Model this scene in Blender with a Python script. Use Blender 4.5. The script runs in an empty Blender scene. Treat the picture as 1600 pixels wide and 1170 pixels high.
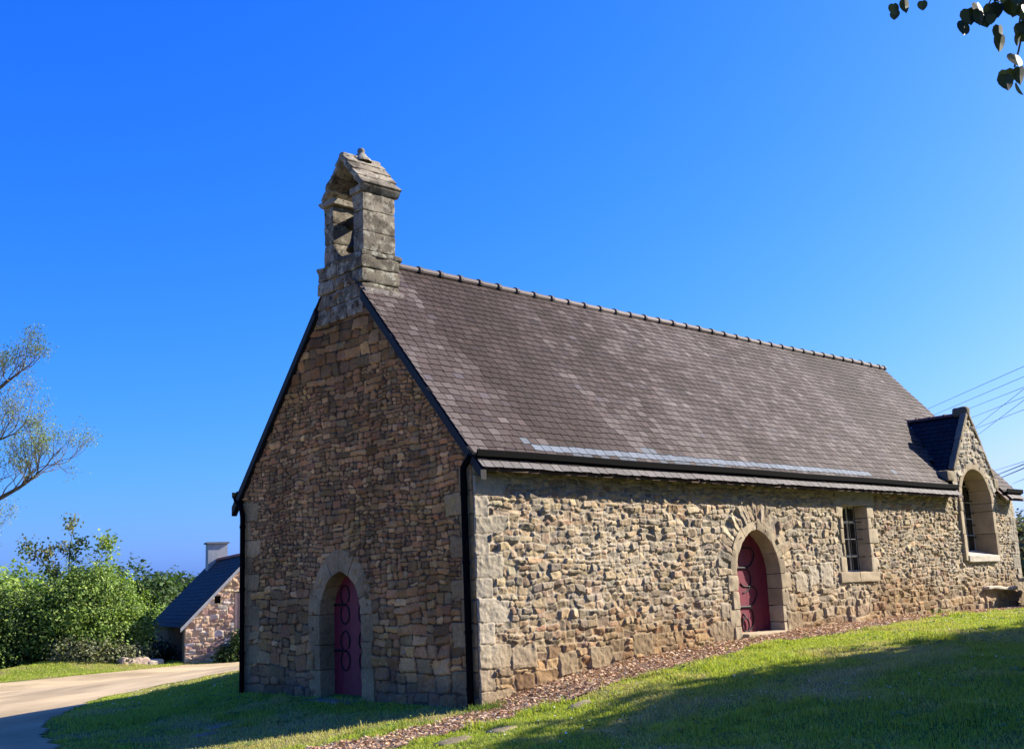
import bpy, math, random
import numpy as np
from mathutils import Matrix, Vector

R = math.radians
scene = bpy.context.scene
rng = np.random.default_rng(11)
random.seed(5)

# ------------------------------------------------------------------ camera
cam_d = bpy.data.cameras.new("camera")
cam = bpy.data.objects.new("camera", cam_d)
scene.collection.objects.link(cam)
cam_d.sensor_width = 36.0
cam_d.lens = 36.0 * 1743.2 / 1600.0
cam_d.clip_start = 0.1
cam_d.clip_end = 3000.0
CAM = np.array([-10.408, -11.782, 1.520])
cR = Vector((0.72779278, -0.68459888, -0.04052208))
cU = Vector((-0.10090037, -0.16533658, 0.98106214))
cF = Vector((0.67833383, 0.70992125, 0.18940705))
m = Matrix.Identity(4)
for i in range(3):
    m[i][0], m[i][1], m[i][2], m[i][3] = cR[i], cU[i], -cF[i], CAM[i]
cam.matrix_world = m
scene.camera = cam

# ------------------------------------------------------------------ sky, sun, exposure
SUN_EL = R(31.0)
SUN_H = (0.891, -0.454)                       # horizontal direction towards the sun
world = bpy.data.worlds.new("World")
scene.world = world
world.use_nodes = True
wn = world.node_tree.nodes
wl = world.node_tree.links
bg = wn["Background"]
sky = wn.new("ShaderNodeTexSky")
sky.sky_type = 'NISHITA'
sky.sun_disc = False
sky.sun_elevation = SUN_EL
sky.sun_rotation = math.atan2(SUN_H[0], SUN_H[1])
sky.altitude = 50
sky.air_density = 1.0
sky.dust_density = 1.5
sky.ozone_density = 10.0
# per-channel grade of the physical sky, like the saturated blues of a compact camera
sp = wn.new("ShaderNodeSeparateColor"); cb = wn.new("ShaderNodeCombineColor")
wl.new(sky.outputs[0], sp.inputs[0])
for ch, (pw, k, top) in enumerate(((2.1, .358, 2.8), (1.18, .70, 4.2), (.5, 2.75, 9.0))):
    p_ = wn.new("ShaderNodeMath"); p_.operation = 'POWER'; p_.inputs[1].default_value = pw
    cl_ = wn.new("ShaderNodeMath"); cl_.operation = 'MINIMUM'; cl_.inputs[1].default_value = top
    q_ = wn.new("ShaderNodeMath"); q_.operation = 'MULTIPLY'; q_.inputs[1].default_value = k
    wl.new(sp.outputs[ch], p_.inputs[0]); wl.new(p_.outputs[0], q_.inputs[0]); wl.new(q_.outputs[0], cl_.inputs[0]); wl.new(cl_.outputs[0], cb.inputs[ch])
wl.new(cb.outputs[0], bg.inputs[0])
bg.inputs[1].default_value = 0.08
sun_d = bpy.data.lights.new("sun", 'SUN')
sun_d.energy = 5.0
sun_d.angle = R(0.5)
sun_d.color = (1.0, 0.925, 0.79)
sun = bpy.data.objects.new("sun", sun_d)
scene.collection.objects.link(sun)
sv = Vector((SUN_H[0] * math.cos(SUN_EL), SUN_H[1] * math.cos(SUN_EL), math.sin(SUN_EL)))
sun.rotation_euler = sv.to_track_quat('Z', 'Y').to_euler()
scene.view_settings.view_transform = 'Standard'
scene.view_settings.look = 'None'
scene.view_settings.gamma = 1
scene.view_settings.exposure = 1.4

# ------------------------------------------------------------------ helpers
def link(o):
    scene.collection.objects.link(o)
    return o

def hashf(ix, iy, seed):
    h = (ix.astype(np.int64) * 374761393 + iy.astype(np.int64) * 668265263 + seed * 974711) & 0xffffffff
    h = ((h ^ (h >> 13)) * 1274126177) & 0xffffffff
    h = h ^ (h >> 16)
    return (h & 0xffffff) / float(0xffffff)

def vnoise(x, y, seed=0):
    x = np.asarray(x, float); y = np.asarray(y, float)
    ix = np.floor(x).astype(np.int64); iy = np.floor(y).astype(np.int64)
    fx = x - ix; fy = y - iy
    fx = fx * fx * (3 - 2 * fx); fy = fy * fy * (3 - 2 * fy)
    a = hashf(ix, iy, seed); b = hashf(ix + 1, iy, seed)
    c = hashf(ix, iy + 1, seed); d = hashf(ix + 1, iy + 1, seed)
    return (a * (1 - fx) + b * fx) * (1 - fy) + (c * (1 - fx) + d * fx) * fy - 0.5

def fbm(x, y, seed=0, o=3):
    r = 0; a = 1.0; f = 1.0
    for k in range(o):
        r = r + a * vnoise(np.asarray(x) * f, np.asarray(y) * f, seed + k * 17)
        a *= 0.5; f *= 2.03
    return r

def sstep(a, b, x):
    t = np.clip((np.asarray(x, float) - a) / (b - a), 0, 1)
    return t * t * (3 - 2 * t)

def mesh_obj(name, v, faces, mat, parent=None, cols=None, smooth=False, local=False):
    """faces: list of int arrays (each array n x k)."""
    me = bpy.data.meshes.new(name)
    v = np.ascontiguousarray(v, dtype=np.float32)
    me.vertices.add(len(v))
    me.vertices.foreach_set("co", v.ravel())
    loops = []; starts = []; tot = []; off = 0
    for f in faces:
        f = np.asarray(f)
        if len(f) == 0:
            continue
        k = f.shape[1]
        loops.append(f.ravel().astype(np.int32))
        starts.append(off + np.arange(len(f), dtype=np.int32) * k)
        tot.append(np.full(len(f), k, dtype=np.int32))
        off += len(f) * k
    loops = np.concatenate(loops); starts = np.concatenate(starts); tot = np.concatenate(tot)
    me.loops.add(len(loops)); me.loops.foreach_set("vertex_index", loops)
    me.polygons.add(len(starts))
    me.polygons.foreach_set("loop_start", starts)
    me.polygons.foreach_set("loop_total", tot)
    me.polygons.foreach_set("use_smooth", np.full(len(starts), bool(smooth)))
    if cols is not None:
        at = me.color_attributes.new("Col", 'FLOAT_COLOR', 'POINT')
        c4 = np.ones((len(v), 4), dtype=np.float32); c4[:, :3] = cols
        at.data.foreach_set("color", c4.ravel())
    me.update(calc_edges=True)
    me.validate()
    if mat is not None:
        me.materials.append(mat)
    o = bpy.data.objects.new(name, me)
    link(o)
    if parent is not None:
        o.parent = parent
        if not local and parent.type == 'EMPTY':
            o.location = -Vector(parent.location)
    return o

def tag(o, label=None, cat=None, group=None, kind=None):
    if label: o['label'] = label
    if cat: o['category'] = cat
    if group: o['group'] = group
    if kind: o['kind'] = kind
    return o

def empty(name, loc, label, cat, group=None):
    o = bpy.data.objects.new(name, None)
    o.location = loc
    link(o)
    return tag(o, label, cat, group)

class Acc:
    def __init__(s):
        s.v = []; s.f = {}; s.c = []; s.n = 0
    def add(s, v, f, c=(1, 1, 1)):
        v = np.asarray(v, float)
        if not isinstance(f, list) or (len(f) and np.ndim(f[0]) == 1):
            f = [np.asarray(f)]
        for a in f:
            a = np.asarray(a)
            s.f.setdefault(a.shape[1], []).append(a + s.n)
        c = np.asarray(c, float)
        s.c.append(np.broadcast_to(c, (len(v), 3)) if c.ndim == 1 else c)
        s.v.append(v); s.n += len(v)
    def build(s, name, mat, parent=None, smooth=False, local=False):
        return mesh_obj(name, np.concatenate(s.v), [np.concatenate(x) for x in s.f.values()], mat, parent,
                        np.concatenate(s.c), smooth, local)

BOXF = np.array([[0, 3, 2, 1], [4, 5, 6, 7], [0, 1, 5, 4], [1, 2, 6, 5], [2, 3, 7, 6], [3, 0, 4, 7]])
def boxv(x0, x1, y0, y1, z0, z1):
    return np.array([[x0, y0, z0], [x1, y0, z0], [x1, y1, z0], [x0, y1, z0],
                     [x0, y0, z1], [x1, y0, z1], [x1, y1, z1], [x0, y1, z1]], float)

def grid_faces(nu, nv):
    i = np.arange(nu - 1)[:, None]; j = np.arange(nv - 1)[None, :]
    a = (i * nv + j).ravel()
    return np.stack([a, a + nv, a + nv + 1, a + 1], 1)

_bc = {}
def cube_grid(n):
    if n in _bc: return _bc[n]
    t = np.linspace(-1, 1, n)
    A, B = np.meshgrid(t, t, indexing='ij'); A = A.ravel(); B = B.ravel()
    vs = []; fs = []; k = 0; g = grid_faces(n, n)
    for ax in range(3):
        for sgn in (-1, 1):
            p = np.zeros((n * n, 3)); p[:, ax] = sgn
            p[:, (ax + 1) % 3] = A; p[:, (ax + 2) % 3] = B
            vs.append(p); fs.append((g if sgn > 0 else g[:, ::-1]) + k); k += n * n
    _bc[n] = (np.concatenate(vs), np.concatenate(fs))
    return _bc[n]

def block(acc, x0, x1, y0, y1, z0, z1, col, r=0.012, amp=0.006, n=7, fmap=None, fr=9.0):
    """One roughly dressed stone with worn edges; fmap warps it (for arches)."""
    p, f = cube_grid(n)
    c = np.array([(x0 + x1) / 2, (y0 + y1) / 2, (z0 + z1) / 2])
    hf = np.array([(x1 - x0) / 2, (y1 - y0) / 2, (z1 - z0) / 2])
    q = p * hf
    r = min(r, hf.min() * 0.6)
    inner = np.clip(q, -(hf - r), hf - r)
    d = q - inner
    L = np.linalg.norm(d, axis=1, keepdims=True); L[L == 0] = 1
    q = inner + d / L * r
    s = random.randint(0, 9999)
    nz = fbm((q[:, 0] + q[:, 1] * .7) * fr + s, (q[:, 2] + q[:, 1] * .6) * fr + s * .3, s, 3)
    nz2 = fbm((q[:, 1] - q[:, 0] * .7) * fr + s, (q[:, 2] - q[:, 0] * .5) * fr - s, s + 5, 3)
    q = q + d / L * (nz * 2 * amp)[:, None] + (np.stack([nz2, nz, nz2], 1) * amp * .6)
    q = q + c
    if fmap is not None:
        q = fmap(q)
    acc.add(q, f, col)

def tube(acc, pts, rad, n=6, col=(1, 1, 1), cap=True):
    pts = np.asarray(pts, float)
    rad = np.broadcast_to(np.asarray(rad, float), (len(pts),))
    t = np.gradient(pts, axis=0)
    t /= np.linalg.norm(t, axis=1, keepdims=True) + 1e-12
    up = np.array([0.31, 0.12, 0.94])
    if abs(t[0] @ up) > .9: up = np.array([.9, .3, .1])
    a = np.cross(t, up); a /= np.linalg.norm(a, axis=1, keepdims=True) + 1e-12
    b = np.cross(t, a)
    th = np.arange(n) * 2 * np.pi / n
    ring = (a[:, None, :] * np.cos(th)[None, :, None] + b[:, None, :] * np.sin(th)[None, :, None]) * rad[:, None, None] + pts[:, None, :]
    v = ring.reshape(-1, 3)
    fs = []
    for i in range(len(pts) - 1):
        for j in range(n):
            fs.append([i * n + j, i * n + (j + 1) % n, (i + 1) * n + (j + 1) % n, (i + 1) * n + j])
    acc.add(v, np.array(fs), col)
    if cap and n >= 3:
        acc.add(ring[0], np.array([list(range(n))]), col)
        acc.add(ring[-1], np.array([list(range(n))[::-1]]), col)

def smooth_path(pts, k=6):
    pts = np.asarray(pts, float)
    P = np.vstack([2 * pts[0] - pts[1], pts, 2 * pts[-1] - pts[-2]])
    out = []
    for i in range(1, len(P) - 2):
        for t in np.linspace(0, 1, k, endpoint=False):
            out.append(.5 * (2 * P[i] + (P[i + 1] - P[i - 1]) * t + (2 * P[i - 1] - 5 * P[i] + 4 * P[i + 1] - P[i + 2]) * t ** 2
                             + (-P[i - 1] + 3 * P[i] - 3 * P[i + 1] + P[i + 2]) * t ** 3))
    out.append(pts[-1])
    return np.array(out)

# ------------------------------------------------------------------ materials
def new_mat(name):
    mt = bpy.data.materials.new(name)
    mt.use_nodes = True
    nt = mt.node_tree
    return mt, nt, nt.nodes["Principled BSDF"]

def nd(nt, typ, **kw):
    n = nt.nodes.new(typ)
    for k, v in kw.items():
        if k in n.inputs: n.inputs[k].default_value = v
        else: setattr(n, k, v)
    return n

def ramp(nt, fac, stops):
    r = nt.nodes.new("ShaderNodeValToRGB")
    el = r.color_ramp.elements
    while len(el) < len(stops): el.new(0.5)
    for e, (p, c) in zip(el, stops):
        e.position = p
        e.color = (c, c, c, 1) if not hasattr(c, '__len__') else (*c, 1)
    nt.links.new(fac, r.inputs[0])
    return r

def mixc(nt, a, b, fac, mode='MIX'):
    x = nt.nodes.new("ShaderNodeMix")
    x.data_type = 'RGBA'; x.blend_type = mode
    for sock, val in ((x.inputs[6], a), (x.inputs[7], b), (x.inputs[0], fac)):
        if hasattr(val, 'is_linked'): nt.links.new(val, sock)
        elif hasattr(val, '__len__'): sock.default_value = (*val, 1)
        else: sock.default_value = val
    return x.outputs[2]

def coords(nt):
    return nt.nodes.new("ShaderNodeTexCoord").outputs['Object']

def noise(nt, scale, detail=4, rough=.6, vec=None, dist=0):
    n = nd(nt, "ShaderNodeTexNoise", Scale=scale, Detail=detail, Roughness=rough, Distortion=dist)
    nt.links.new(vec if vec is not None else coords(nt), n.inputs['Vector'])
    return n.outputs['Fac']

def bump(nt, bsdf, h, strength, dist):
    b = nd(nt, "ShaderNodeBump", Strength=strength, Distance=dist)
    nt.links.new(h, b.inputs['Height'])
    nt.links.new(b.outputs[0], bsdf.inputs['Normal'])

def attr_mat(name, rough=.9, spec=.2, nscale=30, lo=.72, hi=1.28, bscale=60, bstr=.5, bdist=.01, lichen=None, tint=None, big=None):
    """Colour comes from the per-piece colour attribute, broken up by procedural noise."""
    mt, nt, b = new_mat(name)
    at = nd(nt, "ShaderNodeAttribute", attribute_name="Col")
    n1 = noise(nt, nscale, 5, .65)
    r = ramp(nt, n1, [(.25, lo), (.75, hi)])
    c = mixc(nt, at.outputs['Color'], r.outputs[0], 1.0, 'MULTIPLY')
    if big:
        n2 = noise(nt, big[0], 3, .6)
        r2 = ramp(nt, n2, [(.35, big[1]), (.65, big[2])])
        c = mixc(nt, c, r2.outputs[0], 1.0, 'MULTIPLY')
    if lichen:
        for (sc, thr, colr, amt) in lichen:
            n3 = noise(nt, sc, 6, .7)
            r3 = ramp(nt, n3, [(thr, 0.0), (min(thr + .06, .99), amt)])
            c = mixc(nt, c, colr, r3.outputs[0])
    nt.links.new(c, b.inputs['Base Color'])
    b.inputs['Roughness'].default_value = rough
    b.inputs['Specular IOR Level'].default_value = spec
    bump(nt, b, noise(nt, bscale, 5, .7), bstr, bdist)
    return mt

def plain_mat(name, col, rough=.7, spec=.3, nscale=25, var=.25, metal=0, bstr=.2, bscale=80, bdist=.004):
    mt, nt, b = new_mat(name)
    n1 = noise(nt, nscale, 5, .6)
    r = ramp(nt, n1, [(.25, tuple(x * (1 - var) for x in col)), (.75, tuple(min(1, x * (1 + var)) for x in col))])
    nt.links.new(r.outputs[0], b.inputs['Base Color'])
    b.inputs['Roughness'].default_value = rough
    b.inputs['Specular IOR Level'].default_value = spec
    b.inputs['Metallic'].default_value = metal
    if bstr: bump(nt, b, noise(nt, bscale, 4, .6), bstr, bdist)
    return mt

def leaf_mat(name, trans=.35, spec=.25, rough=.55, tcol=(1.15, 1.25, .55)):
    mt, nt, b = new_mat(name)
    at = nd(nt, "ShaderNodeAttribute", attribute_name="Col")
    nt.links.new(at.outputs['Color'], b.inputs['Base Color'])
    b.inputs['Roughness'].default_value = rough
    b.inputs['Specular IOR Level'].default_value = spec
    t = nt.nodes.new("ShaderNodeBsdfTranslucent")
    tc = mixc(nt, at.outputs['Color'], tcol, 1.0, 'MULTIPLY')
    nt.links.new(tc, t.inputs[0])
    mx = nd(nt, "ShaderNodeMixShader"); mx.inputs[0].default_value = trans
    nt.links.new(b.outputs[0], mx.inputs[1]); nt.links.new(t.outputs[0], mx.inputs[2])
    nt.links.new(mx.outputs[0], nt.nodes["Material Output"].inputs[0])
    return mt

M_SIDE = attr_mat("rubble_sunny_side", nscale=22, lo=.7, hi=1.25, bscale=55, bstr=.6, bdist=.012, big=(1.3, .85, 1.12),
                  lichen=[(9, .66, (.36, .34, .29), .6), (30, .70, (.06, .055, .05), .6)])
M_GABLE = attr_mat("rubble_gable", nscale=20, lo=.62, hi=1.3, bscale=50, bstr=.6, bdist=.012, big=(1.1, .75, 1.2),
                   lichen=[(8, .66, (.33, .31, .27), .65), (14, .66, (.04, .036, .028), .7)])
M_DRESSED = attr_mat("dressed_granite", nscale=45, lo=.75, hi=1.22, bscale=90, bstr=.45, bdist=.008, big=(4, .85, 1.1),
                     lichen=[(12, .69, (.34, .32, .27), .5), (26, .72, (.07, .06, .05), .5)])
M_BELL = attr_mat("lichened_granite", nscale=30, lo=.6, hi=1.25, bscale=60, bstr=.8, bdist=.012, big=(3, .8, 1.15),
                  lichen=[(6, .53, (.32, .305, .235), .8), (3.5, .53, (.05, .04, .028), .75), (14, .57, (.028, .025, .02), .9), (11, .66, (.26, .21, .08), .5)])
M_SLATE = attr_mat("old_slate", rough=.72, spec=.16, nscale=35, lo=.65, hi=1.25, bscale=70, bstr=.35, bdist=.004,
                   lichen=[(16, .70, (.10, .09, .06), .5), (45, .66, (.26, .25, .22), .8), (7, .64, (.17, .155, .13), .45)])
M_DSLATE = attr_mat("dark_slate", rough=.7, spec=.2, nscale=30, lo=.75, hi=1.25, bscale=70, bstr=.3, bdist=.004,
                    lichen=[(5, .76, (.12, .13, .12), .6)])
M_ZINC = plain_mat("black_zinc", (.003, .003, .0035), rough=.7, spec=.03, var=.3, bstr=.1)
M_VERGE = plain_mat("dark_verge_slate", (.012, .013, .016), rough=.6, spec=.2, var=.35)
M_RIDGE = attr_mat("ridge_tile_clay", rough=.7, spec=.35, nscale=30, bscale=60, bstr=.3, bdist=.004,
                   lichen=[(10, .66, (.33, .31, .28), .6)])
M_DOOR = plain_mat("plum_paint", (.15, .014, .030), rough=.55, spec=.35, var=.22, nscale=14, bstr=.25, bscale=40)
M_IRON = plain_mat("wrought_iron", (.008, .008, .009), rough=.65, spec=.25, var=.3)
M_BRONZE = plain_mat("dark_bronze", (.010, .009, .008), rough=.6, spec=.2, var=.4)
M_WHITE = plain_mat("weathered_white_paint", (.5, .49, .46), rough=.6, var=.12)
M_WOOD = plain_mat("eave_wood", (.07, .035, .02), rough=.8, var=.3)
M_CORE = plain_mat("wall_core_mortar", (.22, .18, .13), rough=.95, spec=.1, var=.3, bstr=.6, bscale=20, bdist=.02)
M_BARK = plain_mat("bark", (.11, .09, .07), rough=.95, spec=.1, var=.4, nscale=12, bstr=.7, bscale=25, bdist=.02)
M_LEAF = leaf_mat("foliage")
M_GRASS = leaf_mat("grass_blades", trans=.4, spec=.2, rough=.6, tcol=(1.2, 1.2, .6))
M_CONC = plain_mat("chimney_render", (.33, .35, .36), rough=.85, var=.15, nscale=6)
M_PLANK = plain_mat("weathered_planks", (.20, .145, .135), rough=.85, var=.35, nscale=9)
M_CABLE = plain_mat("black_cable", (.03, .03, .035), rough=.6, var=.1, bstr=0)
mt, nt, b = new_mat("dark_glass")
b.inputs['Base Color'].default_value = (.012, .014, .016, 1)
b.inputs['Roughness'].default_value = .12
bump(nt, b, noise(nt, 6, 2, .5), .15, .02)
M_GLASS = mt

# ------------------------------------------------------------------ terrain
TX = [-30, -12, -4, -3, 0, 1.2, 2.6, 4.2, 6, 9, 12, 18, 40]
TZ = [-.5, -.4, -.33, -.27, -.05, .16, .31, .42, .5, .6, .63, .6, .4]
def gz(x, y):
    x = np.asarray(x, float); y = np.asarray(y, float)
    A = np.interp(x, TX, TZ)
    t = np.clip((-y - 3) / 6, 0, 1); t = t * t * (3 - 2 * t)
    A = A + (np.maximum(A, -.15) - A) * t
    s = np.clip((y - 7.5) / 17., 0, 1)
    z = A * (1 - s) - .91 * s
    bank = .38 * np.exp(-(((x - 7.5) / 3.0) ** 2 + ((y - 33.2) / 1.6) ** 2))       # grass bank by the shrubs
    far = np.clip((np.hypot(x, y) - 70) / 400, 0, 1) * -3
    return z + bank + far + .02 * fbm(x * .8, y * .8, 3, 2)

def in_poly(x, y, poly):
    x = np.asarray(x); y = np.asarray(y)
    ins = np.zeros(x.shape, bool)
    n = len(poly)
    for i in range(n):
        x0, y0 = poly[i]; x1, y1 = poly[(i + 1) % n]
        c = ((y0 > y) != (y1 > y)) & (x < (x1 - x0) * (y - y0) / (y1 - y0 + 1e-12) + x0)
        ins ^= c
    return ins

ROAD_NEAR = [(22, 9.6), (8, 9.5), (1.9, 9.45), (1.12, 9.9), (.8, 10.6), (.1, 10.8), (-.7, 10.4), (-1.9, 8.7), (-2.7, 7.6), (-3.2, 6.7), (-4.2, 4.0), (-5.2, 0), (-7, -9)]
ROAD_FAR = [(-22, 2), (-14, 15), (-4, 25.5), (3.77, 28.9), (5.68, 29.3), (7.75, 30.0), (9.2, 30.3), (11.4, 30.6), (13.3, 29.9), (18, 28), (24, 26)]
ROAD = ROAD_NEAR + [(-16, -9)] + ROAD_FAR
def road_w(x, y):
    wx = x + .35 * fbm(x * 1.3, y * 1.3, 40, 3); wy = y + .35 * fbm(x * 1.3, y * 1.3, 41, 3)
    return in_poly(wx, wy, ROAD)
SOIL = [(-5, -.85), (-2.2, -1.05), (-1.1, -.98), (0.05, -.95), (.94, -1.2), (2.2, -1.22), (3.9, -1.12), (5.6, -1.1), (7.3, -1.2), (9.4, -1.15), (13, -.9), (18.5, -.6),
        (18.5, .3), (0.0, .3), (0.0, -.12), (-.3, -.16), (-1.3, -.24), (-1.9, -.2), (-3, .0), (-5, .2)]
def soil_w(x, y):
    wx = x + .3 * fbm(x * 1.7, y * 1.7, 50, 3); wy = y + .22 * fbm(x * 2.1, y * 2.1, 51, 3)
    return in_poly(wx, wy, SOIL)

# ground sheet: fine near the chapel, coarse to the horizon
gx = np.concatenate([[-900, -400, -200, -100, -60, -40], np.arange(-30, -8, 1.), np.arange(-8, 20, .14), np.arange(20, 45, 1.), [60, 100, 200, 400, 900]])
gy = np.concatenate([[-900, -400, -200, -100, -60, -40], np.arange(-30, -10, 1.), np.arange(-10, 14, .14), np.arange(14, 60, .6), [80, 120, 200, 400, 900]])
GX, GY = np.meshgrid(gx, gy, indexing='ij')
GZ = gz(GX, GY)
fine = fbm(GX * 3, GY * 3, 9, 2) * .03
V = np.stack([GX, GY, GZ + fine * (np.hypot(GX, GY) < 40)], -1).reshape(-1, 3)
dry = sstep(.02, .35, fbm(GX * .7, GY * .7, 60, 4)).ravel()
gc = np.array([.12, .155, .03])[None] * (1 - dry[:, None]) + np.array([.24, .20, .085])[None] * dry[:, None]
mtg = attr_mat("lawn_soil", nscale=14, lo=.55, hi=1.4, bscale=35, bstr=.9, bdist=.03, rough=1, spec=.1)
tag(mesh_obj("ground", V, [grid_faces(len(gx), len(gy))], mtg, None, gc, True), kind='structure')

def draped(name, poly_fn, x0, x1, y0, y1, st, lift, mat, colfn):
    xs = np.arange(x0, x1, st); ys = np.arange(y0, y1, st)
    X, Y = np.meshgrid(xs, ys, indexing='ij')
    ins = poly_fn(X, Y).ravel()
    f = grid_faces(len(xs), len(ys))
    f = f[ins[f].sum(1) >= 3]
    Z = gz(X, Y) + lift
    v = np.stack([X, Y, Z], -1).reshape(-1, 3)
    used = np.unique(f); mp = np.zeros(len(v), int); mp[used] = np.arange(len(used))
    return tag(mesh_obj(name, v[used], [mp[f]], mat, None, colfn(v[used]), True), kind='structure')

def road_col(v):
    n = fbm(v[:, 0] * .5, v[:, 1] * .5, 70, 4)[:, None]
    base = np.array([.47, .355, .205]) * (1 + n * .5)
    return base
M_ROAD = attr_mat("sandy_gravel", nscale=60, lo=.75, hi=1.2, bscale=120, bstr=.7, bdist=.012, rough=1, spec=.1, big=(.6, .88, 1.08),
                  lichen=[(40, .70, (.20, .14, .09), .5)])
draped("gravel_road", road_w, -20, 24, -9, 31.5, .09, .025, M_ROAD, road_col)
M_SOIL = attr_mat("dry_soil", nscale=30, lo=.6, hi=1.35, bscale=60, bstr=1, bdist=.02, rough=1, spec=.1)
draped("soil_border", soil_w, -5, 18.6, -1.6, .5, .06, .022, M_SOIL,
       lambda v: np.array([.30, .225, .16]) * (1 + .6 * fbm(v[:, 0] * 2, v[:, 1] * 2, 71, 3))[:, None])
M_TAR = plain_mat("tarmac", (.16, .16, .165), rough=.95, var=.15, nscale=20)
tarx = lambda X, Y: in_poly(X, Y, [(12.5, 36.3), (16, 46), (21, 50), (24, 60), (34, 60), (26, 46), (17, 35)])
draped("tarmac_lane", tarx, 12, 34, 34, 60, .5, .05, M_TAR, lambda v: np.ones((len(v), 3)))

# ------------------------------------------------------------------ rubble masonry (height field of individual stones)
def guillotine(W, H, size, r):
    out = []
    def rec(x0, x1, y0, y1):
        w = x1 - x0; h = y1 - y0
        tw, th = size((x0 + x1) / 2, (y0 + y1) / 2)
        a = w / tw; b_ = h / th
        lim = r.uniform(1.05, 1.7)
        if max(a, b_) < lim:
            out.append((x0, x1, y0, y1)); return
        if b_ >= a * r.uniform(.8, 1.25):
            c = y0 + h * r.uniform(.36, .64); rec(x0, x1, y0, c); rec(x0, x1, c, y1)
        else:
            c = x0 + w * r.uniform(.34, .66); rec(x0, c, y0, y1); rec(c, x1, y0, y1)
    y = 0
    while y < H:
        h = min(size(0, y)[1] * r.uniform(1.7, 2.9), H - y)
        if H - y - h < .08: h = H - y
        rec(0, W, y, y + h); y += h
    return out

def rubble(name, mat, parent, U0, U1, V0, V1, res, mapfn, size, palette, mortar, relief, seed,
           keep, overrides=(), warp=1.0, edge_calm=.5, arch=None, stain=None, under=.0, rough=1.0, tint=(1, 1, 1), qpal=None):
    r = random.Random(seed)
    rects = guillotine(U1 - U0, V1 - V0, size, r)
    rects = [(a + U0, b + U0, c + V0, d + V0) for a, b, c, d in rects]
    nbase = len(rects)
    rects += list(overrides)
    A = np.array(rects)
    P = .006
    nu = int((U1 - U0) / P) + 2; nv = int((V1 - V0) / P) + 2
    ids = np.zeros((nu, nv), np.int32)
    for k, (a, b_, c, d) in enumerate(rects):
        ids[max(0, int(round((a - U0) / P))):int(round((b_ - U0) / P)) + 1, max(0, int(round((c - V0) / P))):int(round((d - V0) / P)) + 1] = k
    us = np.arange(U0, U1 + res * .5, res); vs = np.arange(V0, V1 + res * .5, res)
    Ug, Vg = np.meshgrid(us, vs, indexing='ij')
    U = Ug.ravel(); Vv = Vg.ravel()
    calm = np.clip(np.minimum(U - U0, U1 - U) / edge_calm, .12, 1) if edge_calm else 1.0
    wu = warp * calm * (.05 * fbm(U * 1.7, Vv * 1.7, seed, 2) + .035 * vnoise(U * 8, Vv * 8, seed + 1) + .006 * vnoise(U * 22, Vv * 22, seed + 7))
    wv = warp * calm * (.10 * fbm(U * 1.1, Vv * 1.3, seed + 2, 2) + .03 * vnoise(U * 7, Vv * 9, seed + 3) + .006 * vnoise(U * 22, Vv * 22, seed + 8))
    u2 = np.clip(U + wu, U0, U1); v2 = np.clip(Vv + wv, V0, V1)
    k = ids[np.clip(((u2 - U0) / P).astype(int), 0, nu - 1), np.clip(((v2 - V0) / P).astype(int), 0, nv - 1)]
    N = len(rects) + 400
    R0 = np.random.default_rng(seed + 99)
    tl = R0.normal(0, .09, (N, 4)); cut = np.abs(R0.normal(.0, .024, (N, 4)))
    isq = np.zeros(N, bool); isq[nbase:len(rects)] = True
    tl[isq] *= .12; cut[isq] *= .15
    x0, x1, y0, y1 = A[k].T
    w = x1 - x0; h = y1 - y0
    lx = u2 - (x0 + x1) / 2; ly = v2 - (y0 + y1) / 2
    dl = u2 - x0 - np.abs(tl[k, 0]) * (ly * np.sign(tl[k, 0]) + h / 2) * .5
    dr = x1 - u2 - np.abs(tl[k, 1]) * (ly * np.sign(tl[k, 1]) + h / 2) * .5
    db = v2 - y0 - np.abs(tl[k, 2]) * (lx * np.sign(tl[k, 2]) + w / 2) * .35
    dt = y1 - v2 - np.abs(tl[k, 3]) * (lx * np.sign(tl[k, 3]) + w / 2) * .35
    if arch is not None:
        cu, half, spring, apex, rin, rout, narch = arch
        # radial relieving stones round a pointed arch
        c_off = ((apex - spring) ** 2 - half ** 2) / (2 * half)      # centres of the two arcs
        c_off = max(c_off, 0)
        Rad = half + c_off
        sgn = np.where(U < cu, 1, -1)
        cx = cu + sgn * c_off
        rr = np.hypot(U - cx, Vv - spring); th = np.arctan2(Vv - spring, (cx - U) * sgn)
        dist = rr - Rad
        wob = .05 * vnoise(U * 6, Vv * 6, seed + 31)
        thm = math.atan2(apex - spring, c_off)
        sel = (dist > rin - .1) & (dist + wob < rout) & (th > -.05) & (Vv > spring - .02) & (th < thm * 1.35)
        st = th + .03 * vnoise(U * 9, Vv * 9, seed + 33)
        idx = np.floor(st / thm * narch).astype(int)
        fr_ = st / thm * narch - idx
        arc = thm / narch * rr
        k = np.where(sel, len(rects) + idx + np.where(U < cu, 0, 60) + 50, k)
        dl = np.where(sel, fr_ * arc, dl); dr = np.where(sel, (1 - fr_) * arc, dr)
        db = np.where(sel, np.maximum(dist - rin + .12, 0), db)
        dt = np.where(sel, rout - dist - wob, dt)
        lx = np.where(sel, (fr_ - .5) * arc, lx); ly = np.where(sel, dist - (rin + rout) / 2, ly)
        w = np.where(sel, arc, w); h = np.where(sel, rout - rin, h)
    d = np.minimum(np.minimum(dl, dr), np.minimum(db, dt))
    for i, (p, q) in enumerate(((dl, db), (dr, db), (dl, dt), (dr, dt))):
        d = np.minimum(d, (p + q - cut[k, i]) * .72)
    gap = .001 + .003 * R0.random(N)
    e = R0.uniform(.003, .011, N)
    hs_ = relief[0] + (relief[1] - relief[0]) * R0.random(N) ** 1.3
    hs_[isq] = relief[1] * .55
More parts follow.
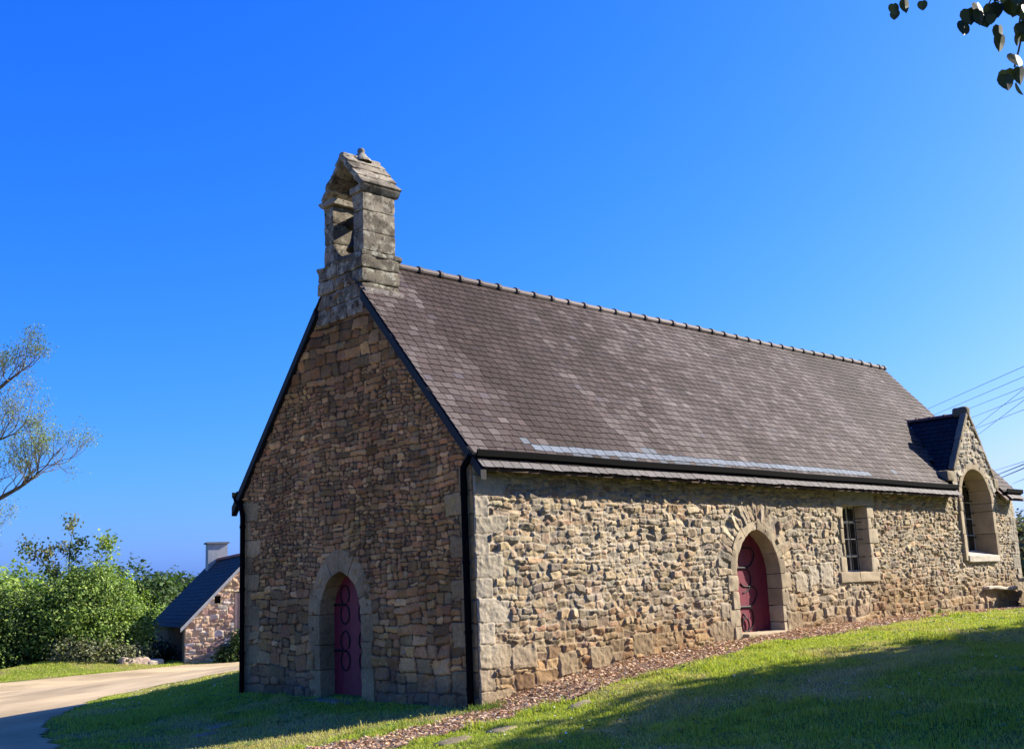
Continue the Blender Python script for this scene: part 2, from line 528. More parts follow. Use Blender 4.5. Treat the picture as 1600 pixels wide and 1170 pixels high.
    small = np.minimum(w, h)
    prof = sstep(0, 1, (d - gap[k]) / e[k])
    ta = R0.normal(0, .15, N); tb = R0.normal(0, .17, N)
    ta[isq] *= .2; tb[isq] *= .2
    fac = vnoise(u2 * 14 + k * 3.7, v2 * 14 + k * 1.3, seed + 5)
    fac2 = np.abs(vnoise(u2 * 9 + k * 1.7, v2 * 9 - k * 2.3, seed + 6))
    H = prof * (hs_[k] + np.clip(ta[k] * lx + tb[k] * ly, -.02, .025) + rough * (.015 * fac - .022 * fac2 + .008 * fbm(u2 * 30 + k, v2 * 30, seed + 9, 2)))
    H = np.where(prof > 0, H, 0) + (1 - prof) * (.008 * fbm(U * 16, Vv * 16, seed + 10, 3))
    H = H + .03 * fbm(U * .9, Vv * .9, seed + 12, 2) + under
    pal = np.array(palette) * np.array(tint)[None]
    pc = pal[R0.integers(0, len(pal), N)] * R0.uniform(.68, 1.28, (N, 1)) * (1 + R0.normal(0, .022, (N, 3)))
    qp = np.array(qpal if qpal is not None else palette) * (np.array(tint)[None] if qpal is None else 1)
    qs_ = qp[R0.integers(0, len(qp), N)] * R0.uniform(.85, 1.12, (N, 1))
    pc = np.where(isq[:, None], qs_, pc)
    mcol = np.array(mortar)[None] * (1 + .35 * fbm(U * 3, Vv * 3, seed + 14, 3))[:, None]
    mm = sstep(.15, .5, prof)[:, None]
    col = mcol * (1 - mm) + pc[k] * mm
    if stain is not None:
        col = stain(U, Vv, col)
    col = np.clip(col, .01, .8)
    kp = keep(U, Vv)
    f = grid_faces(len(us), len(vs))
    f = f[kp[f].all(1)]
    xyz = mapfn(U, Vv, H)
    used = np.unique(f); mp = np.zeros(len(U), int); mp[used] = np.arange(len(used))
    return mesh_obj(name, xyz[used], [mp[f]], mat, parent, col[used], True)

def arch_in(u, v, cu, half, sill, spring, apex, grow=0.0):
    c_off = max(((apex - spring) ** 2 - half ** 2) / (2 * half), 0)
    Rad = half + c_off + grow
    rect = (np.abs(u - cu) < half + grow) & (v <= spring) & (v > sill)
    sg = np.where(u < cu, 1, -1)
    a = (np.hypot(u - (cu + sg * c_off), v - spring) < Rad) & (v > spring)
    return rect | a

W, L = 6.29, 18.02
EAVE, RIDGE = 3.40, 7.126
YM = W / 2
SL = (RIDGE - EAVE) / (YM + .1)               # roof slope
def roof_z(y): return EAVE + SL * (np.minimum(y, W - y) + .1)

PAL_SIDE = [(.30, .26, .205), (.33, .28, .21), (.355, .30, .22), (.28, .25, .205), (.235, .215, .185), (.37, .325, .255), (.30, .24, .175),
            (.37, .31, .22), (.26, .24, .215), (.28, .225, .18), (.335, .29, .235), (.305, .225, .165), (.20, .185, .165), (.32, .27, .20)]
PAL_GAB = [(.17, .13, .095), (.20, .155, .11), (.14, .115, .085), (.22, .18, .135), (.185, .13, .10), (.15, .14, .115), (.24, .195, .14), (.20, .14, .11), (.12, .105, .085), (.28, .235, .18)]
DRESS = [(.34, .27, .18), (.31, .25, .165), (.365, .295, .20), (.29, .23, .155)]
DRESS_G = [(.31, .205, .10), (.28, .185, .09), (.33, .22, .11)]

chapel = empty("chapel", (9.0, YM, 0.3), "old granite chapel with slate roof and bellcote over its gable", "chapel")

# --- door / window data: centre, half width, sill, spring, apex
SD = (6.75, .67, .52, 1.62, 2.42)
GD = (3.25, .56, -.10, 1.25, 1.92)
WR = (9.78, 10.75, 1.60, 2.92)
DW = (15.88, .78, 1.88, 3.12, 3.90)

# --- side wall (towards the sun)
quo = []
z = -.25; i = 0
for hq in (.42, .30, .33, .30, .33, .27, .31, .30, .24, .30, .28, .27):
    wq = (.56, .27)[i % 2] * random.uniform(.88, 1.15)
    quo.append((0.0, wq, z, z + hq)); z += hq; i += 1
z = 0.3; i = 0
for hq in (.34, .3, .33, .28, .33, .3, .3, .33, .3, .3):
    wq = (.5, .28)[i % 2] * random.uniform(.9, 1.1)
    quo.append((L - wq, L, z, z + hq)); z += hq; i += 1
jam = []
for (a, b_, c, d) in ((7.44, 7.86, .95, 1.25), (7.44, 8.05, .50, .95), (7.9, 8.32, 1.28, 1.66), (8.35, 8.75, 1.38, 1.78), (8.78, 9.28, 1.36, 1.80), (9.5, 9.78, 1.6, 2.2),
                      (5.55, 6.05, .90, 1.14), (5.3, 5.98, .52, .86), (1.55, 1.95, .25, .62), (.62, 1.12, .42, .80), (2.2, 2.75, .32, .66), (3.2, 3.7, .45, .8)):
    jam.append((a, b_, c, d))
def size_side(u, v):
    big = 1.0 + .75 * float(1 - sstep(.25, 1.0, v - np.interp(u, TX, TZ)))
    n = 1 + .5 * float(vnoise(u * .8, v * 1.2, 77))
    n2 = 1 + .5 * float(vnoise(u * 2.1, v * 2.6, 79))
    return (.20 * big * n * n2, .092 * big * n)
def keep_side(u, v):
    o = arch_in(u, v, SD[0], SD[1] + .05, -1, SD[3], SD[4], .05)
    o |= (u > WR[0] - .02) & (u < WR[1] + .02) & (v > WR[2] - .02) & (v < WR[3] + .02)
    o |= arch_in(u, v, DW[0], DW[1], DW[2] - .1, DW[3], DW[4], .06)
    return ~o
def stain_side(U, Vv, col):
    s = (1 - sstep(.15, 1.0, Vv - np.interp(U, TX, TZ) + .5 * fbm(U * .9, Vv * .9, 201, 3))) * .75      # earth splashed up from the soil
    col = col * (1 - s[:, None]) + (col * np.array([.74, .58, .38])) * s[:, None]
    t = sstep(.12, .3, fbm(U * .5 + 4, Vv * .5, 205, 3)) * .25
    return col * (1 - t[:, None]) + np.array([.42, .36, .27]) * t[:, None]
rubble("side_wall", M_SIDE, chapel, 0.0, L, -.25, 3.36, .0125, lambda U, V, H: np.stack([U, -H, V], 1), size_side,
       PAL_SIDE, (.35, .295, .22), (.004, .036), 3, keep_side, quo + jam, qpal=[(.32, .275, .205), (.29, .25, .185), (.345, .295, .225), (.27, .225, .16), (.31, .265, .205)], tint=(.97, .855, .70), arch=(SD[0], SD[1], SD[3], SD[4], .26, .54, 12), stain=stain_side)

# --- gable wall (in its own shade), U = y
quo_g = []
z = -.3; i = 0
for hq in (.40, .33, .33, .32, .33, .27, .31, .30, .30, .33, .34):
    wq = (.30, .56)[i % 2] * random.uniform(.9, 1.1)
    quo_g.append((0.0, wq, z, z + hq))
    quo_g.append((W - (.56, .30)[i % 2] * random.uniform(.85, 1.1), W, z, z + hq)); z += hq; i += 1
TW = (2.50, 3.82)       # width of the bellcote base
def size_gab(u, v):
    n = 1 + .45 * float(vnoise(u * .9, v * 1.1, 78))
    if v < 1.0: return (.30 * n, .20)
    if v < 1.9: return (.25 * n, .14)
    if v > 5.5: return (.30 * n, .20)
    return (.175 * n, .088 * n)
def keep_gab(u, v):
    o = arch_in(u, v, GD[0], GD[1] + .08, -1, GD[3], GD[4], .08)
    o |= v > roof_z(u) - .06
    return ~o
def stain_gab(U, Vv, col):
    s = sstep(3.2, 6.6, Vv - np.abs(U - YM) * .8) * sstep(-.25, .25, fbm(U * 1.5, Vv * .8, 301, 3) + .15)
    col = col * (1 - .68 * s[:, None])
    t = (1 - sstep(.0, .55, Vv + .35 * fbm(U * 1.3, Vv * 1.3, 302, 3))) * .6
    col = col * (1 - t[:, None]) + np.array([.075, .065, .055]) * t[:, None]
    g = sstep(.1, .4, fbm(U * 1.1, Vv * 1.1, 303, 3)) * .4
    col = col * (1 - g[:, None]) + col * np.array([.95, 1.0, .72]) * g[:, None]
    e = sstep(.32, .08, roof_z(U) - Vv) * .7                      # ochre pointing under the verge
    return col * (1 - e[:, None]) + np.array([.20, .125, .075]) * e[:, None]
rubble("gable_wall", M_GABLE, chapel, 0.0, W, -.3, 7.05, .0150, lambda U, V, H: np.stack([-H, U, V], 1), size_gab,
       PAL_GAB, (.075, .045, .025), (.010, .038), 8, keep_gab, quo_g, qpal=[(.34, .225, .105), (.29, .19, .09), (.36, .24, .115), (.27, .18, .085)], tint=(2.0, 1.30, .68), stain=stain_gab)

a = Acc()
block(a, 15.75, 17.3, -.16, .05, 1.08, 1.15, (.46, .40, .32), r=.02, amp=.012, n=16, fr=5, fmap=lambda q: np.stack([q[:, 0], q[:, 1], q[:, 2] - (q[:, 0] - 15.7) * .02 + .02 * np.sin(q[:, 0] * 4)], 1))
a.build("stone_ledge", M_DRESSED, chapel, smooth=True)
# --- core of the walls, the sides nobody photographed
a = Acc()
th = .62
a.add(boxv(.3, L - .02, W - .35, W, -.6, 3.35), BOXF)                             # north wall
a.build("north_wall", M_CORE, chapel)
pts = [(0.02, -.6), (W - .02, -.6), (W - .02, EAVE - .05), (YM, RIDGE - .15), (.02, EAVE - .05)]
v = [(L - .3, y, zz) for y, zz in pts] + [(L, y, zz) for y, zz in pts]
a = Acc()
a.add(v, [np.array([[0, 1, 2, 3, 4][::-1], [5, 6, 7, 8, 9]])])
a.add(v, np.array([[i, (i + 1) % 5, 5 + (i + 1) % 5, 5 + i] for i in range(5)]))
a.build("east_gable_wall", M_CORE, chapel)
a = Acc()                                                                         # dark interior floor so openings do not leak light
a.add(boxv(.5, L - .4, .7, W - .5, -.6, .1), BOXF)
a.build("floor", M_CORE, chapel)

# --- openings: reveals and dressed surrounds
def arch_curve(cu, half, sill, spring, apex, grow=0.0, n=14):
    c_off = max(((apex - spring) ** 2 - half ** 2) / (2 * half), 0)
    Rad = half + c_off + grow
    pts = [(cu - half - grow, sill), (cu - half - grow, spring)]
    thm = math.acos(min(1, c_off / Rad))
    for t in np.linspace(0, thm, n)[1:]:
        pts.append((cu + c_off - Rad * math.cos(t), spring + Rad * math.sin(t)))
    for t in np.linspace(thm, 0, n)[1:]:
        pts.append((cu - c_off + Rad * math.cos(t), spring + Rad * math.sin(t)))
    pts.append((cu + half + grow, sill))
    return np.array(pts)

def P_side(u, v, h): return np.stack([u, -h, v], -1)       # h = outwards from the wall
def P_gab(u, v, h): return np.stack([-h, u, v], -1)

def surround(name, P, D, widths, nvous, depth, proud, palette, jamb_h, mat, flare=0.0, parent=chapel, amp=.004):
    """Jamb blocks and arch stones, each from the face back to the recess."""
    cu, half, sill, spring, apex = D
    acc = Acc()
    c_off = max(((apex - spring) ** 2 - half ** 2) / (2 * half), 0)
    Rad = half + c_off
    thm = math.acos(min(1, c_off / Rad))
    def pick(): return np.array(random.choice(palette)) * random.uniform(.9, 1.1)
    for sg in (-1, 1):
        z = sill - .12; i = 0
        while z < spring - .04:
            hh = jamb_h[i % len(jamb_h)] * random.uniform(.92, 1.08)
            z1 = min(z + hh, spring) if z + hh < spring - .1 else spring
            wd = widths[i % len(widths)] * random.uniform(.93, 1.07)
            def fm(q, sg=sg):
                dep = np.clip(-q[:, 1] / depth, 0, 1)
                u = cu + sg * (half + q[:, 0] - flare * dep * np.clip(1 - q[:, 0] / .25, 0, 1))
                return P(u, q[:, 2], q[:, 1])
            block(acc, 0, wd, -depth, proud * random.uniform(.7, 1.3), z + .003, z1 - .003, pick(), r=.012, amp=amp, n=8, fmap=fm)
            z = z1; i += 1
        nv = nvous
        for j in range(nv):
            t0 = thm * j / nv; t1 = thm * (j + 1) / nv
            wd = widths[0] * random.uniform(.9, 1.1) if len(widths) > 1 else widths[0]
            if j == nv - 1: wd = widths[0] * 1.1
            def fm(q, sg=sg):
                dep = np.clip(-q[:, 1] / depth, 0, 1)
                rr = Rad + q[:, 0] - flare * dep * np.clip(1 - q[:, 0] / .25, 0, 1)
                tt = q[:, 2]
                if c_off > 0: tt = np.minimum(tt, np.arccos(np.clip(c_off / np.maximum(rr, 1e-6), 0, 1)))
                u = cu + sg * (rr * np.cos(tt) - c_off); v = spring + rr * np.sin(tt)
                return P(u, v, q[:, 1])
            lo = t0 + .003; hi = (t1 - .003) if j < nv - 1 else thm + wd * .5
            block(acc, 0, wd, -depth, proud * random.uniform(.8, 1.2), lo, hi, pick(), r=.012, amp=amp * (1 if len(widths) > 1 else .5), n=9, fmap=fm)
    return acc.build(name, mat, parent, smooth=True)

def slab_from_curve(acc, P, curve, h_front, h_back, col=(1, 1, 1)):
    n = len(curve)
    f = P(curve[:, 0], curve[:, 1], np.full(n, h_front)); b_ = P(curve[:, 0], curve[:, 1], np.full(n, h_back))
    acc.add(f, [np.arange(n)[None, :]], col)
    acc.add(np.concatenate([f, b_]), np.array([[i, (i + 1) % n, n + (i + 1) % n, n + i] for i in range(n)]), col)
    acc.add(b_, [np.arange(n)[None, ::-1]], col)

# side door
surround("side_door_surround", P_side, SD, (.19, .30), 3, .30, .035, DRESS, (.36, .31, .30), M_DRESSED, amp=.009)
a = Acc()
block(a, SD[0] - .64, SD[0] + .66, -.16, .35, .40, .61, np.array(DRESS[0]) * 1.15, r=.02, amp=.008, n=12)
a.build("door_step", M_DRESSED, chapel, smooth=True)
door = None
def plank_door(name, P, D, depth, nplanks, extra=.03):
    cu, half, sill, spring, apex = D
    acc = Acc()
    edges = np.linspace(cu - half - extra, cu + half + extra, nplanks + 1)
    c_off = max(((apex - spring) ** 2 - half ** 2) / (2 * half), 0); Rad = half + c_off + extra
    def top(u):
        sg = np.where(u < cu, 1, -1)
        return spring + np.sqrt(np.maximum(Rad ** 2 - (u - (cu + sg * c_off)) ** 2, 0))
    for i in range(nplanks):
        us = np.linspace(edges[i] + .003, edges[i + 1] - .003, 5)
        loop = [(u, sill + .03) for u in (us[0], us[-1])] + [(u, float(top(np.array(u)))) for u in us[::-1]]
        slab_from_curve(acc, P, np.array(loop), -depth + random.uniform(-.002, .002), -depth - .05)
    slab_from_curve(acc, P, np.array([(cu - half, sill + .02), (cu + half, sill + .02), (cu + half, spring), (cu, apex - .05), (cu - half, spring)]), -depth - .045, -depth - .07)
    return acc.build(name, M_DOOR, chapel)
door = plank_door("side_door", P_side, SD, .28, 6)

def iron(P, path, r, depth, acc, flat=.6, k=5):
    p = smooth_path(np.array(path, float), k) if len(path) > 2 else np.array(path, float)
    tube(acc, P(p[:, 0], p[:, 1], np.full(len(p), -depth + r * flat)), r, 6)
def circ(cx, cy, rx, ry, a0, a1, n=18):
    t = np.linspace(R(a0), R(a1), n)
    return np.stack([cx + rx * np.cos(t), cy + ry * np.sin(t)], 1)
for zc in (1.74, 1.05):
    a = Acc()
    iron(P_side, [(6.12, zc), (6.5, zc + .005), (6.80, zc)], .022, .28, a)
    iron(P_side, [(6.76, zc), (6.93, zc + .06), (7.03, zc + .18), (7.05, zc + .28), (6.97, zc + .35), (6.80, zc + .36), (6.66, zc + .37), (6.58, zc + .42)], .013, .28, a)
    iron(P_side, [(6.76, zc), (6.86, zc - .06), (6.90, zc - .17), (6.86, zc - .32), (6.77, zc - .40), (6.64, zc - .44)], .013, .28, a)
    a.build("hinge", M_IRON, door, smooth=True)
a = Acc()
c = circ(6.60, .74, .105, .125, 0, 360, 28)
tube(a, P_side(c[:, 0], c[:, 1], np.full(len(c), -.245)), .016, 8)
tube(a, P_side(np.array([6.60, 6.60, 6.61]), np.array([.94, .90, .86]), np.array([-.28, -.25, -.24])), .016, 8)
a.build("ring_handle", M_IRON, door, smooth=True)

# gable door
surround("gable_door_surround", P_gab, GD, (.32, .27), 4, .32, .035, DRESS_G, (.62, .40, .52), M_GABLE, amp=.008)
gdoor = plank_door("gable_door", P_gab, GD, .25, 5)
for zc in (1.40, .675):
    for sg in (-1, 1):
        a = Acc()
        cx = GD[0] + sg * .25
        iron(P_gab, [(GD[0] + sg * .55, zc), (GD[0] + sg * .4, zc), (cx - .04 * sg, zc)], .020, .25, a)
        for s2 in (-1, 1):
            cc = circ(cx, zc + s2 * .155, .12, .15, -90 * s2 + (20 if sg > 0 else -20), -90 * s2 + (320 if sg > 0 else -320), 22)
            tube(a, P_gab(cc[:, 0], cc[:, 1], np.full(len(cc), -.245)), .014, 6)
        a.build("hinge", M_IRON, gdoor, smooth=True)
a = Acc()
block(a, -.32, .30, GD[0] - .62, GD[0] + .62, -.22, -.03, np.array((.15, .135, .12)), r=.02, amp=.01, n=12)
a.build("door_step", M_GABLE, chapel, smooth=True)

# rectangular window
a = Acc()
def blk(x0, x1, z0, z1, d=.30, pr=.03, c=None, am=.011):
    block(a, x0, x1, -pr, d, z0, z1, (np.array(random.choice(DRESS)) if c is None else np.array(c)) * random.uniform(.92, 1.08), r=.014, amp=am, n=9)
blk(WR[0] - .22, WR[1] + .30, WR[3], WR[3] + .40, c=(.30, .265, .21))
blk(WR[0] - .30, WR[0] + .42, WR[2] - .20, WR[2] - .003, pr=.06); blk(WR[0] + .426, WR[1] + .22, WR[2] - .20, WR[2] - .003, pr=.06)
z = WR[2]
for i, hh in enumerate((.30, .26, .30, .22, .24)):
    blk(WR[0] - (.20, .07, .12, .09, .22)[i], WR[0], z + .003, z + hh - .003)
    blk(WR[1], WR[1] + (.28, .10, .36, .14, .26)[i], z + .003, z + hh - .003, c=(.40, .33, .235)); z += hh
a.build("window_surround", M_DRESSED, chapel, smooth=True)
def window(P, x0, x1, z0, z1, depth, cols_, rows_, topfn=None, bar=True):
    a = Acc(); fw = .035
    def bar_(u0, u1, v0, v1, h0, h1):
        vv = np.array([[u0, v0], [u1, v0], [u1, v1], [u0, v1]])
        f0 = P(vv[:, 0], vv[:, 1], np.full(4, h0)); f1 = P(vv[:, 0], vv[:, 1], np.full(4, h1))
        a.add(np.concatenate([f0, f1]), BOXF)
    bar_(x0, x0 + fw, z0, z1, -depth - .05, -depth); bar_(x1 - fw, x1, z0, z1, -depth - .05, -depth)
    bar_(x0 + fw, x1 - fw, z0, z0 + fw, -depth - .05, -depth - .002); bar_(x0 + fw, x1 - fw, z1 - fw, z1, -depth - .05, -depth - .002)
    for i in range(1, cols_):
        u = x0 + (x1 - x0) * i / cols_
        bar_(u - .012, u + .012, z0 + fw, z1 - fw, -depth - .04, -depth - .008)
    for j in range(1, rows_):
        v_ = z0 + (z1 - z0) * j / rows_
        bar_(x0 + fw, x1 - fw, v_ - .013, v_ + .013, -depth - .038, -depth - .011)
    wo = a.build("window", M_WHITE, chapel)
    a2 = Acc()
    g0 = np.array([[x0 + .01, z0 + .01], [x1 - .01, z0 + .01], [x1 - .01, z1 - .01], [x0 + .01, z1 - .01]])
    a2.add(P(g0[:, 0], g0[:, 1], np.full(4, -depth - .026)), np.array([[0, 1, 2, 3]]))
    a2.build("pane", M_GLASS, wo)
    return wo
w1 = window(P_side, WR[0] - .01, WR[1] + .01, WR[2], WR[3], .25, 3, 4)
a = Acc()
for k in range(1, 4):
    u = WR[0] + (WR[1] - WR[0]) * k / 4
    tube(a, [(u, .13, WR[2]), (u, .13, WR[3])], .009, 6)
for zz in (1.9, 2.25, 2.6):
    tube(a, [(WR[0], .135, zz), (WR[1], .135, zz)], .008, 6)
a.build("iron_bars", M_IRON, w1)

# dormer window: deep arched embrasure
surround("dormer_window_surround", P_side, DW, (.14,), 4, .47, .05, DRESS, (.62, .55), M_DRESSED, amp=.003)
a = Acc()
def fm(q):
    t = np.clip(q[:, 1] / .5, 0, 1)
    q = q.copy(); q[:, 2] = q[:, 2] + t * .14
    return q
block(a, DW[0] - .80, DW[0] + .80, -.09, .50, DW[2] - .16, DW[2], np.array((.47, .42, .34)), r=.02, amp=.008, n=14, fmap=fm)
a.build("sloping_sill", M_DRESSED, chapel, smooth=True)
w2 = window(P_side, DW[0] - .82, DW[0] + .82, DW[2] + .10, DW[4] + .05, .46, 4, 5)
a = Acc()
for k in range(1, 6):
    zz = DW[2] + .15 + k * .29
    tube(a, [(DW[0] - .79, .42, zz), (DW[0] + .79, .42, zz)], .012, 6)
for k in range(1, 4):
    u = DW[0] - .79 + k * .395
    tube(a, [(u, .425, DW[2] + .1), (u, .425, DW[4] - .02 - abs(k - 2) * .12)], .010, 6)
a.build("iron_bars", M_IRON, w2)

# dormer gable front, standing a little proud of the wall
DPK = (15.93, 5.30)
outline = [(14.74, 2.9), (14.74, 3.55), (14.60, 3.62), (14.60, 3.80), (14.82, 3.83), (15.0, 4.05), DPK, (16.62, 4.25), (16.9, 3.85), (17.10, 3.68), (17.10, 3.45), (16.92, 3.36), (16.92, 2.9)]
def keep_dorm(u, v):
    return in_poly(u, v, outline) & ~arch_in(u, v, DW[0], DW[1], 0, DW[3], DW[4], .06)
rubble("dormer_gable", M_SIDE, chapel, 14.55, 17.2, 2.9, 5.4, .017, lambda U, V, H: np.stack([U, -H - .02, V], 1), lambda u, v: (.22, .12),
       PAL_SIDE[:8], (.36, .30, .21), (.012, .035), 21, keep_dorm,
       [(14.55, 15.02, 3.45, 3.83), (16.80, 17.2, 3.36, 3.70)])
a = Acc()
for (p, q) in (((14.86, 3.86), (15.90, 5.30)), ((17.0, 3.74), (15.97, 5.30))):
    p = np.array(p); q = np.array(q); dv = (q - p); n_ = 4
    for i in range(n_):
        s0 = p + dv * i / n_; s1 = p + dv * (i + 1) / n_
        ln = np.linalg.norm(s1 - s0); t = (s1 - s0) / ln; nrm = np.array([-t[1], t[0]]) * (1 if t[0] > 0 else -1)
        if nrm[1] < 0: nrm = -nrm
        def fm(qv, s0=s0, t=t, nrm=nrm):
            return np.stack([s0[0] + t[0] * qv[:, 0] + nrm[0] * qv[:, 2], qv[:, 1], s0[1] + t[1] * qv[:, 0] + nrm[1] * qv[:, 2]], 1)
        block(a, .004, ln - .004, -.06, .10, -.07, .03, np.array(DRESS[1]) * random.uniform(.6, .8), r=.02, amp=.008, n=7, fmap=fm)
block(a, 15.83, 16.04, -.075, .30, 5.20, 5.42, np.array(DRESS[1]) * .5, r=.06, amp=.014, n=8)
block(a, 14.50, 14.84, -.06, .25, 3.58, 3.82, np.array(DRESS[1]) * .7, r=.03, amp=.01, n=8)
block(a, 16.94, 17.16, -.06, .25, 3.46, 3.72, np.array(DRESS[1]) * .9, r=.03, amp=.01, n=8)
a.build("dormer_coping", M_DRESSED, chapel, smooth=True)

# ------------------------------------------------------------------ slate roofs
def slates(name, mat, parent, O, U, S, ulen, slen, wd, expo, colfn, keep, seed, thick=.010, lift=.003, tilt=True):
    r_ = np.random.default_rng(seed)
    O = np.array(O, float); U = np.array(U, float); S = np.array(S, float)
    N = np.cross(U, S); N /= np.linalg.norm(N)
    if N[2] < 0: N = -N
    acc = Acc()
    ncr = int(slen / expo) + 1
    for c in range(ncr):
        u = -r_.uniform(0, wd) if c % 2 == 0 else -r_.uniform(.3, 1.2) * wd
        s0 = c * expo
        while u < ulen:
            w = wd * r_.uniform(.82, 1.2)
            ua = max(u, 0); ub = min(u + w, ulen)
            u += w
            if ub - ua < .03: continue
            gapw = .012
            sl = expo * 2.0
            s1 = min(s0 + sl, slen + .02)
            if not keep((ua + ub) / 2, s0 + expo * .5): continue
            ds = r_.normal(0, .005); dn = abs(r_.normal(0, .0012)); sk = r_.normal(0, .006)
            lo = thick * 1.9 + dn + lift
            cnr = [(ua + gapw / 2, s0 + ds - sk, lo), (ub - gapw / 2, s0 + ds + sk, lo + r_.normal(0, .0008)), (ub - gapw / 2, s1, lift - .001), (ua + gapw / 2, s1, lift - .001)]
            top = np.array([O + U * a_ + S * b_ + N * (h_ + thick) for a_, b_, h_ in cnr])
            bot = np.array([O + U * a_ + S * b_ + N * h_ for a_, b_, h_ in cnr])
            cc_ = np.asarray(colfn((ua + ub) / 2, s0, r_), float)
            acc.add(top, np.array([[0, 1, 2, 3]]), cc_)
            acc.add(np.concatenate([bot, top]), BOXF[[0, 2, 3, 4, 5]], cc_ * .22)      # dirty edges of the slate, with the shadow lines of gaps painted in
    return acc.build(name, mat, parent)

YE = -.27
ZE = EAVE + SL * (YE + .1)
cs = 1 / math.hypot(1, SL); sn = SL * cs
SLEN = (YM - YE) / cs
roof_x0, roof_x1 = -.07, L + .06
def col_main(u, s, r_):
    x = u
    n = float(fbm(x * .75 + s * .12, s * .22, 500, 3)); n2 = float(fbm(x * .28, s * .12 + 3, 502, 2)); n3 = float(fbm(x * 2.6, s * 1.7, 506, 2))
    t = np.clip(.45 + .75 * n + .3 * n2 + .5 * n3 + r_.normal(0, .22), 0, 1)
    if x < 1.75 - .16 * s + .5 * n3: t = np.clip(t + .45, 0, 1)
    elif x < 3.4 - .1 * s + .8 * n: t = t * .5
    dark = np.array([.026, .0145, .0105]); mid = np.array([.050, .0325, .0285]); light = np.array([.100, .079, .072])
    c = dark + (mid - dark) * min(t * 2, 1) if t < .5 else mid + (light - mid) * (t - .5) * 2
    if r_.random() < .05: c = c * 1.35
    if r_.random() < .05: c = c * np.array([.8, .82, .95])
    if .40 < s < .56 and 1.3 < x < 11.2: c = np.array([.13, .15, .18]) * r_.uniform(.85, 1.15)
    if .56 < s < .70 and ((1.1 < x < 1.3) or (4.0 < x < 4.4) or (r_.random() < .035)): c = np.array([.11, .122, .14])
    if .24 < s < .38 and 2.2 < x < 6 and r_.random() < .5: c = np.array([.085, .095, .11])
    if s < .12: c = np.array([.13, .118, .115]) * r_.uniform(.85, 1.15)
    return c
def keep_main(u, s):
    x = u + roof_x0; y = YE + s * cs; zz = ZE + s * sn
    if 14.62 < x < 17.2 and y < .5: return False            # dormer stands here
    if 14.6 < x < 17.25 and zz < 5.25 - abs(x - 15.93) * 1.25: return False
    if x < .72 and 2.56 < y and s > 0: return False if x < .70 else True
    return True
main = slates("roof", M_SLATE, chapel, (roof_x0, YE, ZE), (1, 0, 0), (0, cs, sn), roof_x1 - roof_x0, SLEN, .195, .146, col_main, keep_main, 40)
a = Acc()                                                                         # boarding under the slates, both slopes
for sg in (0, 1):
    y = lambda q: q if sg == 0 else W - q
    t_ = .035
    segs = [(roof_x0 + .01, 14.75), (17.05, roof_x1 - .01)] if sg == 0 else [(roof_x0 + .01, roof_x1 - .01)]
    for (xa, xb) in segs:
        yb_ = 2.46 if xa < 0 else YM
        for (xc, ya_, yb2) in (((xa, YE + .02, yb_), (.72, yb_, YM)) if xa < 0 else ((xa, YE + .02, YM),)):
            za_, zb_ = ZE + SL * (ya_ - YE - .02), ZE + SL * (yb2 - YE - .02)
            a.add([(xc, y(ya_), za_), (xb, y(ya_), za_), (xb, y(yb2), zb_), (xc, y(yb2), zb_),
                   (xc, y(ya_), za_ - t_), (xb, y(ya_), za_ - t_), (xb, y(yb2), zb_ - t_), (xc, y(yb2), zb_ - t_)], BOXF)
    if sg == 0:
        yb = .62
        a.add([(14.75, yb, roof_z(yb) - .02), (17.05, yb, roof_z(yb) - .02), (17.05, YM, RIDGE - .03), (14.75, YM, RIDGE - .03)], np.array([[0, 1, 2, 3]]))
a.build("roof_boarding", M_WOOD, chapel)
def col_n(u, s, r_): return np.array([.12, .10, .09]) * r_.uniform(.8, 1.2)
slates("north_roof_slope", M_SLATE, chapel, (roof_x1, W - YE, ZE), (-1, 0, 0), (0, -cs, sn), roof_x1 - roof_x0, SLEN, .3, .2, col_n, lambda u, s: not (u > roof_x1 - .72 and s > 4.2), 41)

# verge boards along the front gable
a = Acc()
for sg in (0, 1):
    ys = np.array([YE + .0, .3, 1.2, 2.0, 2.50 if sg == 0 else 2.47])
    zc = ZE + SL * (ys - YE)
    if sg == 1: ys = W - ys
    a = Acc()
    for i in range(len(ys) - 1):
        x0, x1 = -.085, .02
        t0, b0 = zc[i] + .004, zc[i] - .16
        t1, b1 = zc[i + 1] + .004, zc[i + 1] - .16
        a.add([(x0, ys[i], b0), (x1, ys[i], b0), (x1, ys[i + 1], b1), (x0, ys[i + 1], b1),
               (x0, ys[i], t0), (x1, ys[i], t0), (x1, ys[i + 1], t1), (x0, ys[i + 1], t1)], BOXF)
    a.build("verge", M_VERGE, chapel)

